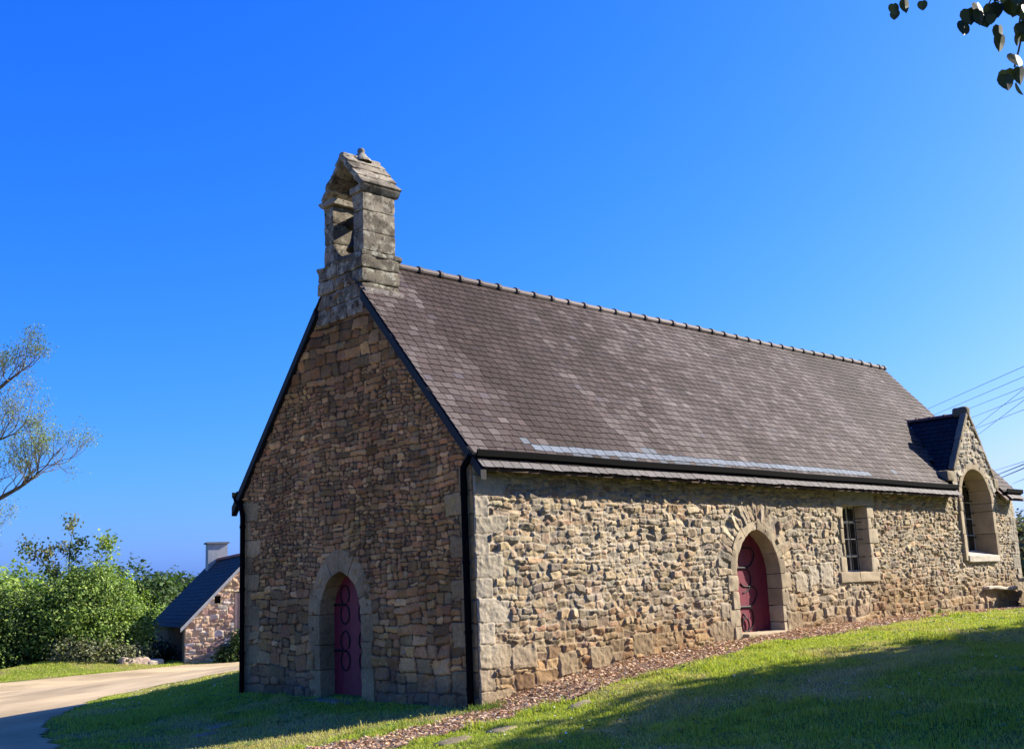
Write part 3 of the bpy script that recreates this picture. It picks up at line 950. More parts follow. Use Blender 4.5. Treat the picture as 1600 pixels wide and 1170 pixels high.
# ridge tiles with raised collars
a = Acc()
rx = .70; ti = 0
while rx < roof_x1 - .05:
    x1 = min(rx + .475, roof_x1)
    dz = .012 * math.sin(rx * .9) + random.uniform(-.004, .004)
    cl = np.array([.09, .066, .058]) * random.uniform(.8, 1.2)
    if 4.5 < rx < 9: cl = cl * 1.45
    for (xa, xb, rad, cc) in ((rx, x1, .088, cl), (x1 - .03, x1 + .03, .112, cl * .5)):
        n_ = 10; thv = np.linspace(-.15 * np.pi, 1.15 * np.pi, n_)
        prof = np.stack([rad * np.cos(thv) * 1.05, rad * np.sin(thv)], 1)
        vv = np.array([(xx, YM + p[0], RIDGE + .0 + dz + p[1] * (.85)) for xx in (xa, xb) for p in prof])
        a.add(vv, np.array([[i, i + 1, n_ + i + 1, n_ + i] for i in range(n_ - 1)]), cc)
        for e_, o_ in ((0, 1), (n_, -1)):
            a.add(vv[e_:e_ + n_], [np.arange(n_)[None, ::o_]], cc)
    rx = x1
a.build("ridge_tiles", M_RIDGE, chapel, smooth=False)

# gutters standing on the slope, slates running on below
def gutter(name, xa, xb, side):
    a = Acc()
    s_ = .17
    y0 = YE + s_ * cs; z0 = ZE + s_ * sn + .015
    prof = np.array([(-.012, .0), (-.075, .03), (-.082, .115), (-.070, .125), (-.060, .105), (-.05, .055), (0.02, .05), (.09, .13), (.10, .12), (.03, .03)])
    n_ = len(prof)
    xs = np.arange(xa, xb + .01, (xb - xa) / max(1, int((xb - xa) / 1.0)))
    vv = []
    for x in xs:
        dz = .006 * math.sin(x * 1.3)
        for p in prof:
            yy = y0 + p[0]
            vv.append((x, yy if side == 0 else W - yy, z0 + p[1] + dz))
    fs = [[i * n_ + j, i * n_ + (j + 1) % n_, (i + 1) * n_ + (j + 1) % n_, (i + 1) * n_ + j] for i in range(len(xs) - 1) for j in range(n_)]
    a.add(vv, np.array(fs)); a.add(vv[:n_], [np.arange(n_)[None]]); a.add(vv[-n_:], [np.arange(n_)[None, ::-1]])
    return a.build(name, M_ZINC, chapel)
gutter("gutter", -.10, 14.62, 0); gutter("gutter", 17.22, L + .12, 0); gutter("gutter", -.10, L + .1, 1)

# downpipes at the front corners
a = Acc()
px, py = -.085, .10
tube(a, smooth_path([(-.07, -.06, 3.40), (-.08, .0, 3.33), (px, .07, 3.27), (px, py, 3.2), (px, py, 2.9)], 4), .048, 10)
tube(a, [(px, py, 2.9), (px, py, 1.3), (px, py, -.12)], .048, 10)
for zz in (2.85, 1.9, .95, .2): tube(a, [(px, py, zz), (px, py, zz + .05)], .056, 10)
a.build("downpipe", M_ZINC, chapel, smooth=True)
a = Acc()
py = W - .12
tube(a, smooth_path([(-.06, W + .18, 3.36), (-.07, W + .10, 3.28), (px, py + .05, 3.16), (px, py, 3.0)], 4), .045, 10)
tube(a, [(px, py, 3.05), (px, py, 1.5), (px, py, -.2)], .045, 10)
for zz in (2.8, 1.7, .6): tube(a, [(px, py, zz), (px, py, zz + .05)], .053, 10)
a.build("downpipe", M_ZINC, chapel, smooth=True)

# dormer roof
DR = 5.22
dsl = (DR - 3.55) / (DPK[0] - 14.62)
for sg in (-1, 1):
    cs2 = 1 / math.hypot(1, dsl); sn2 = dsl * cs2
    ln = (DPK[0] - 14.58) / cs2
    def kd(u, s, sg=sg):
        zz = DR - dsl * (DPK[0] - 14.58) + s * sn2; yy = .12 + u
        return zz > roof_z(yy) - .04
    nm = slates("dormer_roof", M_DSLATE, chapel, (DPK[0] + sg * (DPK[0] - 14.58), .12, DR - dsl * (DPK[0] - 14.58)), (0, 1, 0), (-sg * cs2, 0, sn2), 1.75, ln, .19, .14,
                lambda u, s, r_: np.array([.016, .017, .020]) * r_.uniform(.7, 1.3), kd, 60 + sg)
a = Acc()
for sg in (-1, 1):
    xe = DPK[0] + sg * (DPK[0] - 14.6)
    ze = DR - dsl * (DPK[0] - 14.6)
    yv0 = (ze - EAVE) / SL - .1
    yv1 = (DR - EAVE) / SL - .1
    a.add([(xe, .12, ze - .012), (DPK[0], .12, DR - .012), (DPK[0], yv1 + .1, DR - .012), (xe, yv0 + .1, ze - .012)], np.array([[0, 1, 2, 3]]))
a.build("dormer_roof_boarding", M_WOOD, chapel)
a = Acc()
for k in range(4):
    y0 = .16 + k * .36; y1 = y0 + .36
    n_ = 8; thv = np.linspace(0, np.pi, n_)
    for (ya, yb, rad, cc) in ((y0, y1, .075, np.array((.17, .075, .055))), (y1 - .02, y1 + .03, .09, np.array((.12, .06, .05)))):
        vv = np.array([(DPK[0] + rad * math.cos(t), yy, DR + rad * math.sin(t)) for yy in (ya, yb) for t in thv])
        a.add(vv, np.array([[i, i + 1, n_ + i + 1, n_ + i] for i in range(n_ - 1)]), cc)
        for e_ in (0, n_): a.add(vv[e_:e_ + n_], [np.arange(n_)[None]], cc)
a.build("dormer_ridge_tiles", M_RIDGE, chapel)
a = Acc()
yv1 = (DR - EAVE) / SL - .1
a.add([(DPK[0] - .35, yv1 - .28, roof_z(yv1 - .28) + .035), (DPK[0] + .1, yv1 - .28, roof_z(yv1 - .28) + .035), (DPK[0] + .1, yv1 + .02, roof_z(yv1 + .02) + .03), (DPK[0] - .35, yv1 + .02, roof_z(yv1 + .02) + .03)], np.array([[0, 1, 2, 3]]))
a.build("lead_flashing", plain_mat("lead", (.30, .33, .36), rough=.5, var=.15), chapel)

# ------------------------------------------------------------------ bellcote
BC = [(.20, .168, .122), (.165, .14, .102), (.235, .20, .15), (.13, .11, .08), (.185, .15, .108)]
a = Acc()
def bl(x0, x1, y0, y1, z0, z1, am=.024, rr=.032, n=10, k=1.0):
    block(a, x0, x1, y0, y1, z0, z1, np.array(random.choice(BC)) * random.uniform(.88, 1.12) * k, r=rr, amp=am, n=n, fr=7)
# lower block: courses of two or three stones
z = 6.02
for ci, hh in enumerate((.28, .25, .24, .25)):
    cuts = [2.50, 2.50 + random.uniform(.35, .55), 2.50 + random.uniform(.8, 1.0), 3.82]
    if ci % 2: cuts = [2.50, 2.50 + random.uniform(.55, .8), 3.82]
    for j in range(len(cuts) - 1):
        bl(-.035 + random.uniform(-.006, .006), .74 + random.uniform(-.02, .02), cuts[j] + .002, cuts[j + 1] - .002, z + .002, z + hh - .002, am=.016)
    z += hh
bl(-.04, .80, 2.485, 3.60, 6.99, 7.09, am=.02, rr=.04)          # weathered ledge
bl(-.04, .78, 3.60, 3.80, 6.98, 7.05, am=.02, rr=.04)
# sloping base stone where the tower meets the slates
def fm(q):
    q = q.copy(); q[:, 0] = q[:, 0] + np.clip((6.42 - q[:, 2]) * .35, 0, .1); return q
block(a, -.03, .78, 2.44, 2.52, 6.22, 6.44, np.array((.22, .19, .17)), r=.02, amp=.008, n=8, fmap=fm)
# piers
for (ya, yb) in ((2.50, 2.78), (3.36, 3.64)):
    z = 7.09
    for hh in (.33, .36, .31):
        bl(.0, .66, ya, yb, z + .002, z + hh - .002, am=.012, rr=.018); z += hh
a.build("bellcote", M_BELL, chapel, smooth=True)
# corbels and stepped stone roof
a = Acc()
def wedge(y_in, y_out, z0, z1, x0, x1, lip):
    s = 1 if y_out > y_in else -1
    def fm(q):
        q = q.copy(); t = (q[:, 2] - z0) / (z1 - z0)
        yy = q[:, 1]; out = (yy - y_in) / (y_out - y_in)
        q[:, 1] = np.where(out > .6, yy - s * (1 - t) * lip * (out - .6) / .4, yy); return q
    lo, hi = min(y_in, y_out), max(y_in, y_out)
    block(a, x0, x1, lo, hi, z0, z1, np.array(BC[2]), r=.015, amp=.006, n=9, fmap=fm)
wedge(2.82, 2.41, 8.09, 8.20, -.05, .73, .08)
wedge(3.28, 3.76, 8.09, 8.20, -.05, .73, .10)
ypk, zpk = 3.02, 8.87
for sg in (-1, 1):
    y_e, z_e = ypk + sg * .57, 8.20
    nst = 4
    for i in range(nst):
        f0 = i / nst; f1 = (i + 1) / nst + .06
        ya, za = y_e + (ypk - y_e) * f0, z_e + (zpk - z_e) * f0
        yb, zb = y_e + (ypk - y_e) * min(f1, 1), z_e + (zpk - z_e) * min(f1, 1)
        ln = math.hypot(yb - ya, zb - za); ty, tz = (yb - ya) / ln, (zb - za) / ln
        ny, nz_ = (-tz, ty) if -tz * sg > 0 else (tz, -ty)
        if nz_ < 0: ny, nz_ = -ny, -nz_
        def fm(q, ya=ya, za=za, ty=ty, tz=tz, ny=ny, nz_=nz_, ln=ln):
            h_ = q[:, 2] + (1 - q[:, 1] / ln) * .03
            return np.stack([q[:, 0], ya + ty * q[:, 1] + ny * h_, za + tz * q[:, 1] + nz_ * h_], 1)
        block(a, -.07 + random.uniform(-.01, .01), .75 + random.uniform(-.012, .012), -.015, ln + (.04 if i == nst - 1 else 0), -.075, .035, np.array(random.choice(BC)) * random.uniform(.95, 1.2), r=.022, amp=.012, n=10, fmap=fm)
block(a, -.06, .74, ypk - .07, ypk + .07, zpk - .06, zpk + .045, np.array(BC[2]), r=.035, amp=.01, n=9)
# rear infill of the little gable so the roof is carried
a.build("bellcote_roof", M_BELL, chapel, smooth=True)
# finial
a = Acc()
prof = [(-.05, .19), (.0, .165), (.05, .11), (.09, .085), (.115, .062), (.135, .06), (.155, .066), (.18, .062), (.205, .042), (.222, .0)]
n_ = 12
vv = []
for zz, rr in prof:
    for j in range(n_):
        th_ = 2 * np.pi * j / n_
        vv.append((.36 + rr * math.cos(th_) * (1 + .06 * math.sin(3 * th_)), ypk + rr * math.sin(th_), zpk + .01 + zz))
a.add(vv, np.array([[i * n_ + j, i * n_ + (j + 1) % n_, (i + 1) * n_ + (j + 1) % n_, (i + 1) * n_ + j] for i in range(len(prof) - 1) for j in range(n_)]), np.array(BC[2]) * .9)
a.build("finial", M_BELL, chapel, smooth=True)
# bell with its headstock
bell = empty("bell", (.33, 3.07, 7.3), "small dark bronze bell hanging in the bellcote opening", "bell")
a = Acc()
prof = [(.50, .0), (.50, .05), (.47, .085), (.40, .12), (.28, .14), (.18, .165), (.10, .205), (.05, .23), (.05, .21), (.12, .15), (.3, .09), (.42, .06)]
n_ = 18; vv = []
for zz, rr in prof:
    for j in range(n_):
        th_ = 2 * np.pi * j / n_
        vv.append((.33 + rr * math.cos(th_), 3.07 + rr * math.sin(th_), 7.22 + zz))
a.add(vv, np.array([[i * n_ + j, i * n_ + (j + 1) % n_, (i + 1) * n_ + (j + 1) % n_, (i + 1) * n_ + j] for i in range(len(prof) - 1) for j in range(n_)]))
a.build("bell_body", M_BRONZE, bell, smooth=True)
a = Acc()
block(a, .24, .42, 2.79, 3.35, 7.72, 7.88, (1, 1, 1), r=.02, amp=.004, n=6)
tube(a, [(.33, 2.75, 7.80), (.33, 3.39, 7.80)], .025, 8)
a.build("headstock", M_BRONZE, bell)
a = Acc()
tube(a, [(.33, 3.07, 7.6), (.33, 3.08, 7.30)], .012, 6)
tube(a, [(.33, 3.08, 7.32), (.33, 3.08, 7.26), (.33, 3.08, 7.20)], [.015, .04, .02], 8)
a.build("clapper", M_BRONZE, bell)
#MORE
# ------------------------------------------------------------------ leaf and twig tools
def rot_leaves(acc, P, size, cols, up=.55, seed=0, aspect=.62, dirs=None):
    """Rhombic leaves with a fold, one per point."""
    r_ = np.random.default_rng(seed)
    n = len(P)
    N = r_.normal(0, 1, (n, 3)); N /= np.linalg.norm(N, axis=1, keepdims=True)
    N = N * (1 - up) + np.array([0, 0, 1]) * up + (dirs * .5 if dirs is not None else 0)
    N /= np.linalg.norm(N, axis=1, keepdims=True)
    T = r_.normal(0, 1, (n, 3)); T -= N * (T * N).sum(1, keepdims=True); T /= np.linalg.norm(T, axis=1, keepdims=True)
    B = np.cross(N, T)
    s = (np.asarray(size) * r_.uniform(.6, 1.3, n))[:, None]
    a = P - T * s * .5; c = P + T * s * .5
    b_ = P + B * s * aspect * .5 - N * s * .08 + T * s * .06; d = P - B * s * aspect * .5 - N * s * .08 + T * s * .06
    v = np.stack([a, b_, c, d], 1).reshape(-1, 3)
    f = np.arange(4 * n).reshape(n, 4)
    acc.add(v, f, np.repeat(cols, 4, 0))

def lobes_cloud(n, lobes, seed, shell=.55, clump=.22, per=14):
    """Leaf positions in clumps scattered through (mostly near the outside of) several ellipsoid lobes."""
    r_ = np.random.default_rng(seed)
    L_ = np.array(lobes, float)
    vol = (L_[:, 3] * L_[:, 4] * L_[:, 5]) ** (2 / 3)
    nc = max(1, n // per)
    k = r_.choice(len(L_), nc, p=vol / vol.sum())
    d = r_.normal(0, 1, (nc, 3)); d /= np.linalg.norm(d, axis=1, keepdims=True)
    rad = 1 - (1 - shell) * r_.random(nc) ** 1.5
    rad *= 1 + .16 * r_.normal(0, 1, nc)
    C = L_[k, :3] + d * L_[k, 3:6] * rad[:, None]
    P = np.repeat(C, per, 0) + r_.normal(0, clump, (nc * per, 3))
    tone = np.repeat(r_.uniform(.7, 1.3, nc), per)
    return P, tone, np.repeat(d, per, 0)

def leaf_cols(tone, pal, seed):
    r_ = np.random.default_rng(seed)
    p = np.array(pal)
    n = len(tone)
    c = p[r_.integers(0, len(p), n)] * tone[:, None] * r_.uniform(.75, 1.25, (n, 1))
    return np.clip(c, .005, .5)

def shrub(name, label, base, lobes, n, size, pal, seed, cat="shrub", group=None, per=14, clump=.2, up=.5, stems=5, shell=.5):
    root = empty(name, base, label, cat, group)
    P, tone, d = lobes_cloud(n, lobes, seed, shell, clump, per)
    g = gz(P[:, 0], P[:, 1])
    ok = P[:, 2] > g + .03
    acc = Acc(); rot_leaves(acc, P[ok], size, leaf_cols(tone[ok], pal, seed), up, seed, dirs=d[ok])
    acc.build("foliage", M_LEAF, root)
    r_ = random.Random(seed); acc = Acc()
    for i in range(stems):
        lb = lobes[i % len(lobes)]
        tip = np.array(lb[:3]) + np.array([r_.uniform(-.4, .4) * lb[3], r_.uniform(-.4, .4) * lb[4], r_.uniform(0, .6) * lb[5]])
        b0 = np.array(base) + np.array([r_.uniform(-.3, .3), r_.uniform(-.3, .3), -.1])
        mid = (b0 + tip) / 2 + np.array([r_.uniform(-.2, .2), r_.uniform(-.2, .2), .1])
        tube(acc, smooth_path([b0, mid, tip], 4), np.linspace(.06, .015, 9), 5)
    acc.build("stems", M_BARK, root)
    return root

GREEN = [(0.175, 0.263, 0.044), (0.225, 0.312, 0.056), (0.125, 0.2, 0.037), (0.275, 0.35, 0.088)]
GREEN_D = [(.045, .08, .02), (.06, .10, .024), (.035, .065, .018)]
OLIVE = [(0.163, 0.175, 0.088), (0.213, 0.213, 0.112), (0.125, 0.138, 0.062)]
GREEN_Y = [(0.237, 0.338, 0.056), (0.288, 0.375, 0.069), (0.188, 0.275, 0.05)]

# ------------------------------------------------------------------ the planting across the road
g0 = lambda x, y: float(gz(x, y))
shrub("flowering_shrub", "big light green rounded shrub beside the gravel road", (9.4, 34.6, g0(9.4, 34.6)),
      [(9.0, 34.9, 1.2, 2.0, 2.0, 2.0), (10.3, 34.9, .85, 1.6, 1.6, 1.5), (8.0, 35.4, .7, 1.6, 1.6, 1.7), (11.5, 35.9, .55, 1.0, 1.1, .9), (9.8, 33.6, .1, 1.6, 1.0, 1.1), (9.6, 35, 2.1, 1.4, 1.3, 1.1)],
      44000, .135, GREEN + [(.10, .17, .03), (.13, .20, .04), (.08, .13, .03)], 101, clump=.15, up=.4)
shrub("leafy_shrub", "darker green shrub at the left edge with deep gaps", (6.6, 35.6, g0(6.6, 35.6)),
      [(6.6, 36, .9, 1.9, 1.7, 1.9), (5.2, 36.4, .9, 1.8, 1.5, 1.8), (7.2, 35.0, .2, 1.1, 1.0, 1.2), (5.6, 35.2, -.1, 1.3, 1.0, .9)], 24000, .135, GREEN_D + GREEN[:2], 102, clump=.16)
shrub("low_shrub", "low grey-olive twiggy shrub at the foot of the large shrub", (9.0, 32.9, g0(9.0, 32.9)),
      [(8.7, 33.0, -.45, 1.0, .8, .62), (10.0, 32.8, -.5, .9, .7, .55), (7.9, 33.5, -.3, .8, .6, .7)], 7000, .13, OLIVE, 103, clump=.14, up=.35)
shrub("dark_shrub", "small dark shrub between the boulder and the cottage", (11.4, 33.4, g0(11.4, 33.4)),
      [(11.35, 33.4, -.45, .62, .6, .55), (11.9, 33.7, -.55, .5, .5, .42)], 3800, .14, [(.012, .02, .010), (.02, .03, .014)], 104, clump=.12)
shrub("bright_shrub", "bright yellow-green shrub in the gap left of the cottage", (19.6, 49.5, -.9),
      [(19.3, 49.8, .1, 1.6, 1.4, 1.1), (21.2, 50.0, .2, 1.5, 1.3, 1.2)], 5000, .2, GREEN_Y, 105)
shrub("wall_shrub", "dark green shrub against the cottage gable", (14.0, 30.2, g0(14.0, 30.2)),
      [(13.9, 30.3, -.35, .75, .5, .8), (14.8, 30.0, -.1, .9, .5, 1.0), (13.2, 30.5, -.65, .45, .4, .4)], 6500, .13, GREEN_D + [(.06, .11, .02)], 106, clump=.12)

# sapling rising out of the shrubs
def branchy(acc, tips, p, d, ln, rad, depth, r_, spread=.55, lift=.12, nseg=4, ratio=.72, kids=(2, 3), droop=0, bend=.18):
    pts = [np.array(p)]; dd = np.array(d, float)
    for i in range(nseg):
        dd = dd + np.array([r_.gauss(0, bend), r_.gauss(0, bend), r_.gauss(0, bend) + lift * .3])
        dd /= np.linalg.norm(dd)
        pts.append(pts[-1] + dd * ln / nseg)
    tube(acc, pts, np.linspace(rad, rad * .62, nseg + 1), 6 if rad > .05 else (4 if rad > .015 else 3), cap=False)
    if depth == 0:
        tips += [pts[-1], pts[-2], pts[-3]]; return
    for k in range(r_.randint(*kids)):
        i = r_.randint(1, nseg) if k else nseg
        nd_ = dd + np.array([r_.gauss(0, spread), r_.gauss(0, spread), r_.gauss(0, spread) + lift - droop])
        nd_ /= np.linalg.norm(nd_)
        branchy(acc, tips, pts[i], nd_, ln * ratio * r_.uniform(.8, 1.15), rad * .6, depth - 1, r_, spread, lift, nseg, ratio, kids, droop, bend)

def twig_tree(name, label, base, limbs, leaf_n, leaf_size, pal, seed, depth=4, spread=.5, jitter=.12, cat="tree", lift=.14, ratio=.72, kids=(2, 3), trunk_r=.2):
    root = empty(name, base, label, cat)
    r_ = random.Random(seed); acc = Acc(); tips = []
    for (pts, r0, r1, subs, sublen) in limbs:
        path = smooth_path(pts, 5); tube(acc, path, np.linspace(r0, r1, len(path)), 8)
        for i in range(subs):
            k = int(len(path) * (.25 + .74 * (i + .5) / subs)); k = min(k, len(path) - 2)
            t = path[k + 1] - path[k]; t /= np.linalg.norm(t)
            d = t * .8 + np.array([r_.gauss(0, .5), r_.gauss(0, .5), r_.gauss(.3, .45)]); d /= np.linalg.norm(d)
            rr = (r0 + (r1 - r0) * k / len(path)) * .55
            branchy(acc, tips, path[k], d, sublen * r_.uniform(.7, 1.2), min(max(rr, .010), .03), depth - 1, r_, spread, lift, 4, ratio, kids)
        t = path[-1] - path[-2]; t /= np.linalg.norm(t)
        branchy(acc, tips, path[-1], t, sublen, r1, depth, r_, spread, lift, 4, ratio, kids)
    acc.build("trunk", M_BARK, root)
    T = np.array(tips)
    R_ = np.random.default_rng(seed)
    idx = R_.integers(0, len(T), leaf_n)
    P = T[idx] + R_.normal(0, jitter, (leaf_n, 3))
    a2 = Acc(); rot_leaves(a2, P, leaf_size, leaf_cols(R_.uniform(.7, 1.3, leaf_n), pal, seed), .3, seed)
    a2.build("crown", M_LEAF, root)
    return root

twig_tree("sapling", "slender sapling rising above the rounded shrub", (8.9, 35.9, -.8),
          [([(8.9, 35.9, -.8), (8.9, 35.9, 1.3), (8.75, 35.8, 2.8), (8.8, 35.9, 4.1)], .07, .02, 8, .65),
           ([(8.9, 35.9, 1.8), (8.2, 36.2, 2.9), (7.75, 36.4, 3.7)], .04, .015, 6, .5),
           ([(8.9, 35.9, 1.8), (9.5, 35.4, 2.8), (9.8, 35.2, 3.5)], .04, .015, 6, .5)], 1500, .17, GREEN_D + OLIVE + GREEN, 111, depth=2, spread=.55, jitter=.16, lift=.2)

# bare-branched tree at the left
def far(p, k=1.47): return tuple(CAM + (np.array(p) - CAM) * k)
tb = (2.2, 37.6, -.9)
twig_tree("thin_leaved_tree", "tall tree with bare dark limbs and sparse new leaves", tb,
          [([tb, (2.0, 37.5, 2.5), (1.9, 37.6, 5.5), (1.6, 37.8, 9)], .32, .16, 5, 2.0),
           ([(1.9, 37.6, 3.0), far((-.5, 20.1, 4.0)), far((.26, 19.5, 4.5)), far((.7, 18.95, 4.85)), far((1.0, 18.6, 5.2))], .14, .03, 17, 1.1),
           ([(1.9, 37.6, 5.2), far((-.6, 20.0, 6.7)), far((-.04, 19.0, 7.42)), far((.3, 18.55, 7.8))], .16, .03, 8, .72),
           ([(1.9, 37.6, 2.2), far((-.5, 20.2, 2.9)), far((.0, 19.85, 3.4))], .09, .02, 6, .7),
           ([(1.9, 37.6, 4.0), far((-.7, 20.3, 5.2)), far((-.1, 19.6, 5.9)), far((.4, 19.1, 6.2))], .11, .025, 9, .95)],
          13000, .075, [(.17, .23, .07), (.20, .26, .09), (.13, .18, .06), (.22, .25, .11)], 121, depth=5, spread=.5, jitter=.16, lift=.28, ratio=.72, kids=(2, 3))

# leafy trees far behind
def leafy_tree(name, label, x, y, h, r, n, size, pal, seed, group=None, z=None):
    z = g0(x, y) if z is None else z
    root = empty(name, (x, y, z), label, "tree", group)
    r_ = random.Random(seed); acc = Acc()
    tube(acc, smooth_path([(x, y, z - .2), (x + r_.uniform(-.2, .2), y, z + h * .35), (x, y, z + h * .7)], 4), np.linspace(h * .035, h * .012, 9), 8)
    lobes = [(x, y, z + h * .62, r * .8, r * .8, h * .36)]
    for i in range(7):
        an = 2 * math.pi * i / 7 + r_.uniform(-.3, .3); rr = r * r_.uniform(.45, .62); zz = z + h * r_.uniform(.42, .78)
        lobes.append((x + rr * math.cos(an), y + rr * math.sin(an), zz, r * .48, r * .48, h * .2))
        tube(acc, [(x, y, z + h * .3), (x + rr * .5 * math.cos(an), y + rr * .5 * math.sin(an), (z + h * .3 + zz) / 2 + .2), (x + rr * math.cos(an), y + rr * math.sin(an), zz)], [h * .015, h * .009, h * .004], 5)
    acc.build("trunk", M_BARK, root)
    P, tone, d = lobes_cloud(n, lobes, seed, .5, r * .085, 16)
    a2 = Acc(); rot_leaves(a2, P, size, leaf_cols(tone, pal, seed), .45, seed, dirs=d)
    a2.build("crown", M_LEAF, root)
    return root
leafy_tree("leafy_tree", "dense green tree just behind the rounded shrub, left of the cottage roof", 20.6, 56.0, 5.0, 3.2, 7000, .32, GREEN_D + [(.05, .10, .02)], 131)
leafy_tree("leafy_tree", "small dark tree crown showing over the cottage roof slope", 25.6, 60.5, 4.5, 2.8, 6000, .32, GREEN_D, 132)
leafy_tree("leafy_tree", "bright green leafy tree behind the left shrub", 7.8, 46.5, 5.0, 3.4, 8000, .30, GREEN + GREEN_Y, 133)
leafy_tree("leafy_tree", "light green tree at the far left beneath the bare limbs", 3.8, 47.5, 4.8, 3.2, 7000, .30, GREEN_Y, 134)
leafy_tree("leafy_tree", "green tree filling the gap behind sapling and rounded shrub", 14.5, 52.0, 4.4, 3.2, 7000, .32, GREEN, 135)
RED = [(.16, .085, .07), (.12, .09, .06), (.10, .11, .08)]
leafy_tree("leafy_tree", "reddish tree behind the right end of the chapel", 53.0, 14.2, 4.4, 2.6, 5000, .34, RED + OLIVE, 136)
leafy_tree("leafy_tree", "greyish green tree at the right edge behind the chapel", 62.0, 17.2, 5.4, 3.0, 5000, .36, OLIVE + [(.11, .13, .12)], 137)

# boulder by the road
a = Acc()
bx, by = 10.15, 32.35
def fm(q): return q
block(a, bx - .75, bx + .55, by - .4, by + .35, g0(bx, by) - .15, g0(bx, by) + .28, (.36, .27, .21), r=.16, amp=.09, n=14, fr=2.6)
block(a, bx + .35, bx + 1.05, by - .45, by + .1, g0(bx, by) - .15, g0(bx, by) + .12, (.40, .33, .26), r=.1, amp=.06, n=12, fr=3.)
tag(a.build("boulder", M_DRESSED), "low pinkish boulder at the edge of the gravel road", "boulder")

# ------------------------------------------------------------------ cottage beyond the road
hx, hy, hz = 11.83, 31.45, -.95
HA = R(72.0)
ad = np.array([math.cos(HA), math.sin(HA), 0]); gd = np.array([math.sin(HA), -math.cos(HA), 0])
O = np.array([hx, hy, 0])
cot = empty("stone_cottage", (hx, hy, hz), "small stone cottage with steep slate roof across the road", "cottage")
HW, HL, HE, HR = 2.75, 9.0, .70, 3.48
def hp(u, h, z, off=0): return O + gd * u + ad * h + np.array([0, 0, z])
def map_h(U, Vv, H):
    return O[None] + gd[None] * U[:, None] - ad[None] * H[:, None] + np.array([0, 0, 1.])[None] * Vv[:, None]
hroof = lambda u: HE + (HR - HE) / HW * np.minimum(u, 2 * HW - u)
rubble("gable_wall", M_SIDE, cot, 0, 2 * HW, -1.3, 3.5, .028, map_h, lambda u, v: (.34, .17),
       [(.46, .31, .19), (.50, .37, .23), (.38, .25, .17), (.42, .25, .18), (.52, .40, .27), (.33, .22, .17), (.48, .41, .34)], (.47, .34, .20), (.015, .05), 33,
       lambda u, v: (v < hroof(u) - .04) & ~((u > 1.20) & (u < 1.42) & (v > 1.48) & (v < 1.77)) & ~((u > 2.0) & (u < 3.2) & (v > .3) & (v < 1.9)), edge_calm=.5)
a = Acc()
def qd(pts, c=(1, 1, 1)): a.add(np.array(pts), np.array([[0, 1, 2, 3]]), c)
for (h0, h1, z0, z1) in ((0, .55, -1.3, HE), (2.6, HL, -1.3, HE), (.55, 2.6, .55, HE)):
    qd([hp(0, h0, z0), hp(0, h1, z0), hp(0, h1, z1), hp(0, h0, z1)], (.16, .13, .09))
for h in (.55, 2.6): qd([hp(0, h, -1.3), hp(.4, h, -1.3), hp(.4, h, .55), hp(0, h, .55)], (.16, .13, .09))
qd([hp(.4, .5, -1.3), hp(.4, 2.65, -1.3), hp(.4, 2.65, .6), hp(.4, .5, .6)], (.015, .013, .012))
qd([hp(2 * HW, 0, -1.3), hp(2 * HW, HL, -1.3), hp(2 * HW, HL, HE), hp(2 * HW, 0, HE)], (.2, .17, .12))
a.add(np.array([hp(0, HL, -1.3), hp(2 * HW, HL, -1.3), hp(2 * HW, HL, HE), hp(HW, HL, HR - .05), hp(0, HL, HE)]), [np.array([[0, 1, 2, 3, 4]])], (.2, .17, .12))
qd([hp(1.1, .22, 1.4), hp(1.5, .22, 1.4), hp(1.5, .22, 1.85), hp(1.1, .22, 1.85)], (.02, .018, .015))
a.build("wall", M_SIDE, cot)
sl_ = (HR - HE) / HW; c2 = 1 / math.hypot(1, sl_); s2 = sl_ * c2
for sg in (0, 1):
    u0 = -.18 if sg == 0 else 2 * HW + .18
    Uv = ad if sg == 0 else -ad
    Oo = hp(u0, -.08 if sg == 0 else HL + .1, HE - .18 * sl_ + .03)
    Sv = gd * (c2 if sg == 0 else -c2) + np.array([0, 0, s2])
    rf = slates("roof", M_DSLATE, cot, Oo, Uv, Sv, HL + .18, (HW + .18) / c2, .30, .22, lambda u, s, r_: np.array([.020, .021, .024]) * r_.uniform(.75, 1.3), lambda u, s: True, 70 + sg)
a = Acc()
for sg in (0, 1):
    us = [-.18, HW] if sg == 0 else [2 * HW + .18, HW]
    p = [hp(us[0], -.10, HE - .18 * sl_ + .02), hp(us[1], -.10, HR + .03), hp(us[1], -.03, HR + .03), hp(us[0], -.03, HE - .18 * sl_ + .02)]
    p2 = [q - np.array([0, 0, .16]) for q in p]
    a.add(np.array(p2 + p), BOXF, (.30, .31, .32))
a.build("verge", M_CONC, cot)
a = Acc()
for k in range(22):
    h0 = -.08 + k * .41; n_ = 7; thv = np.linspace(-.1, np.pi + .1, n_)
    vv = []
    for hh in (h0, h0 + .40):
        for t in thv: vv.append(hp(HW + .13 * math.cos(t), hh, HR + .02 + .12 * math.sin(t)))
    a.add(np.array(vv), np.array([[i, i + 1, n_ + i + 1, n_ + i] for i in range(n_ - 1)]), np.array((.30, .085, .045)) * random.uniform(.8, 1.2))
    for e_ in (0, n_): a.add(np.array(vv[e_:e_ + n_]), [np.arange(n_)[None]], (.2, .06, .04))
a.build("ridge_tiles", M_RIDGE, cot)
a = Acc()
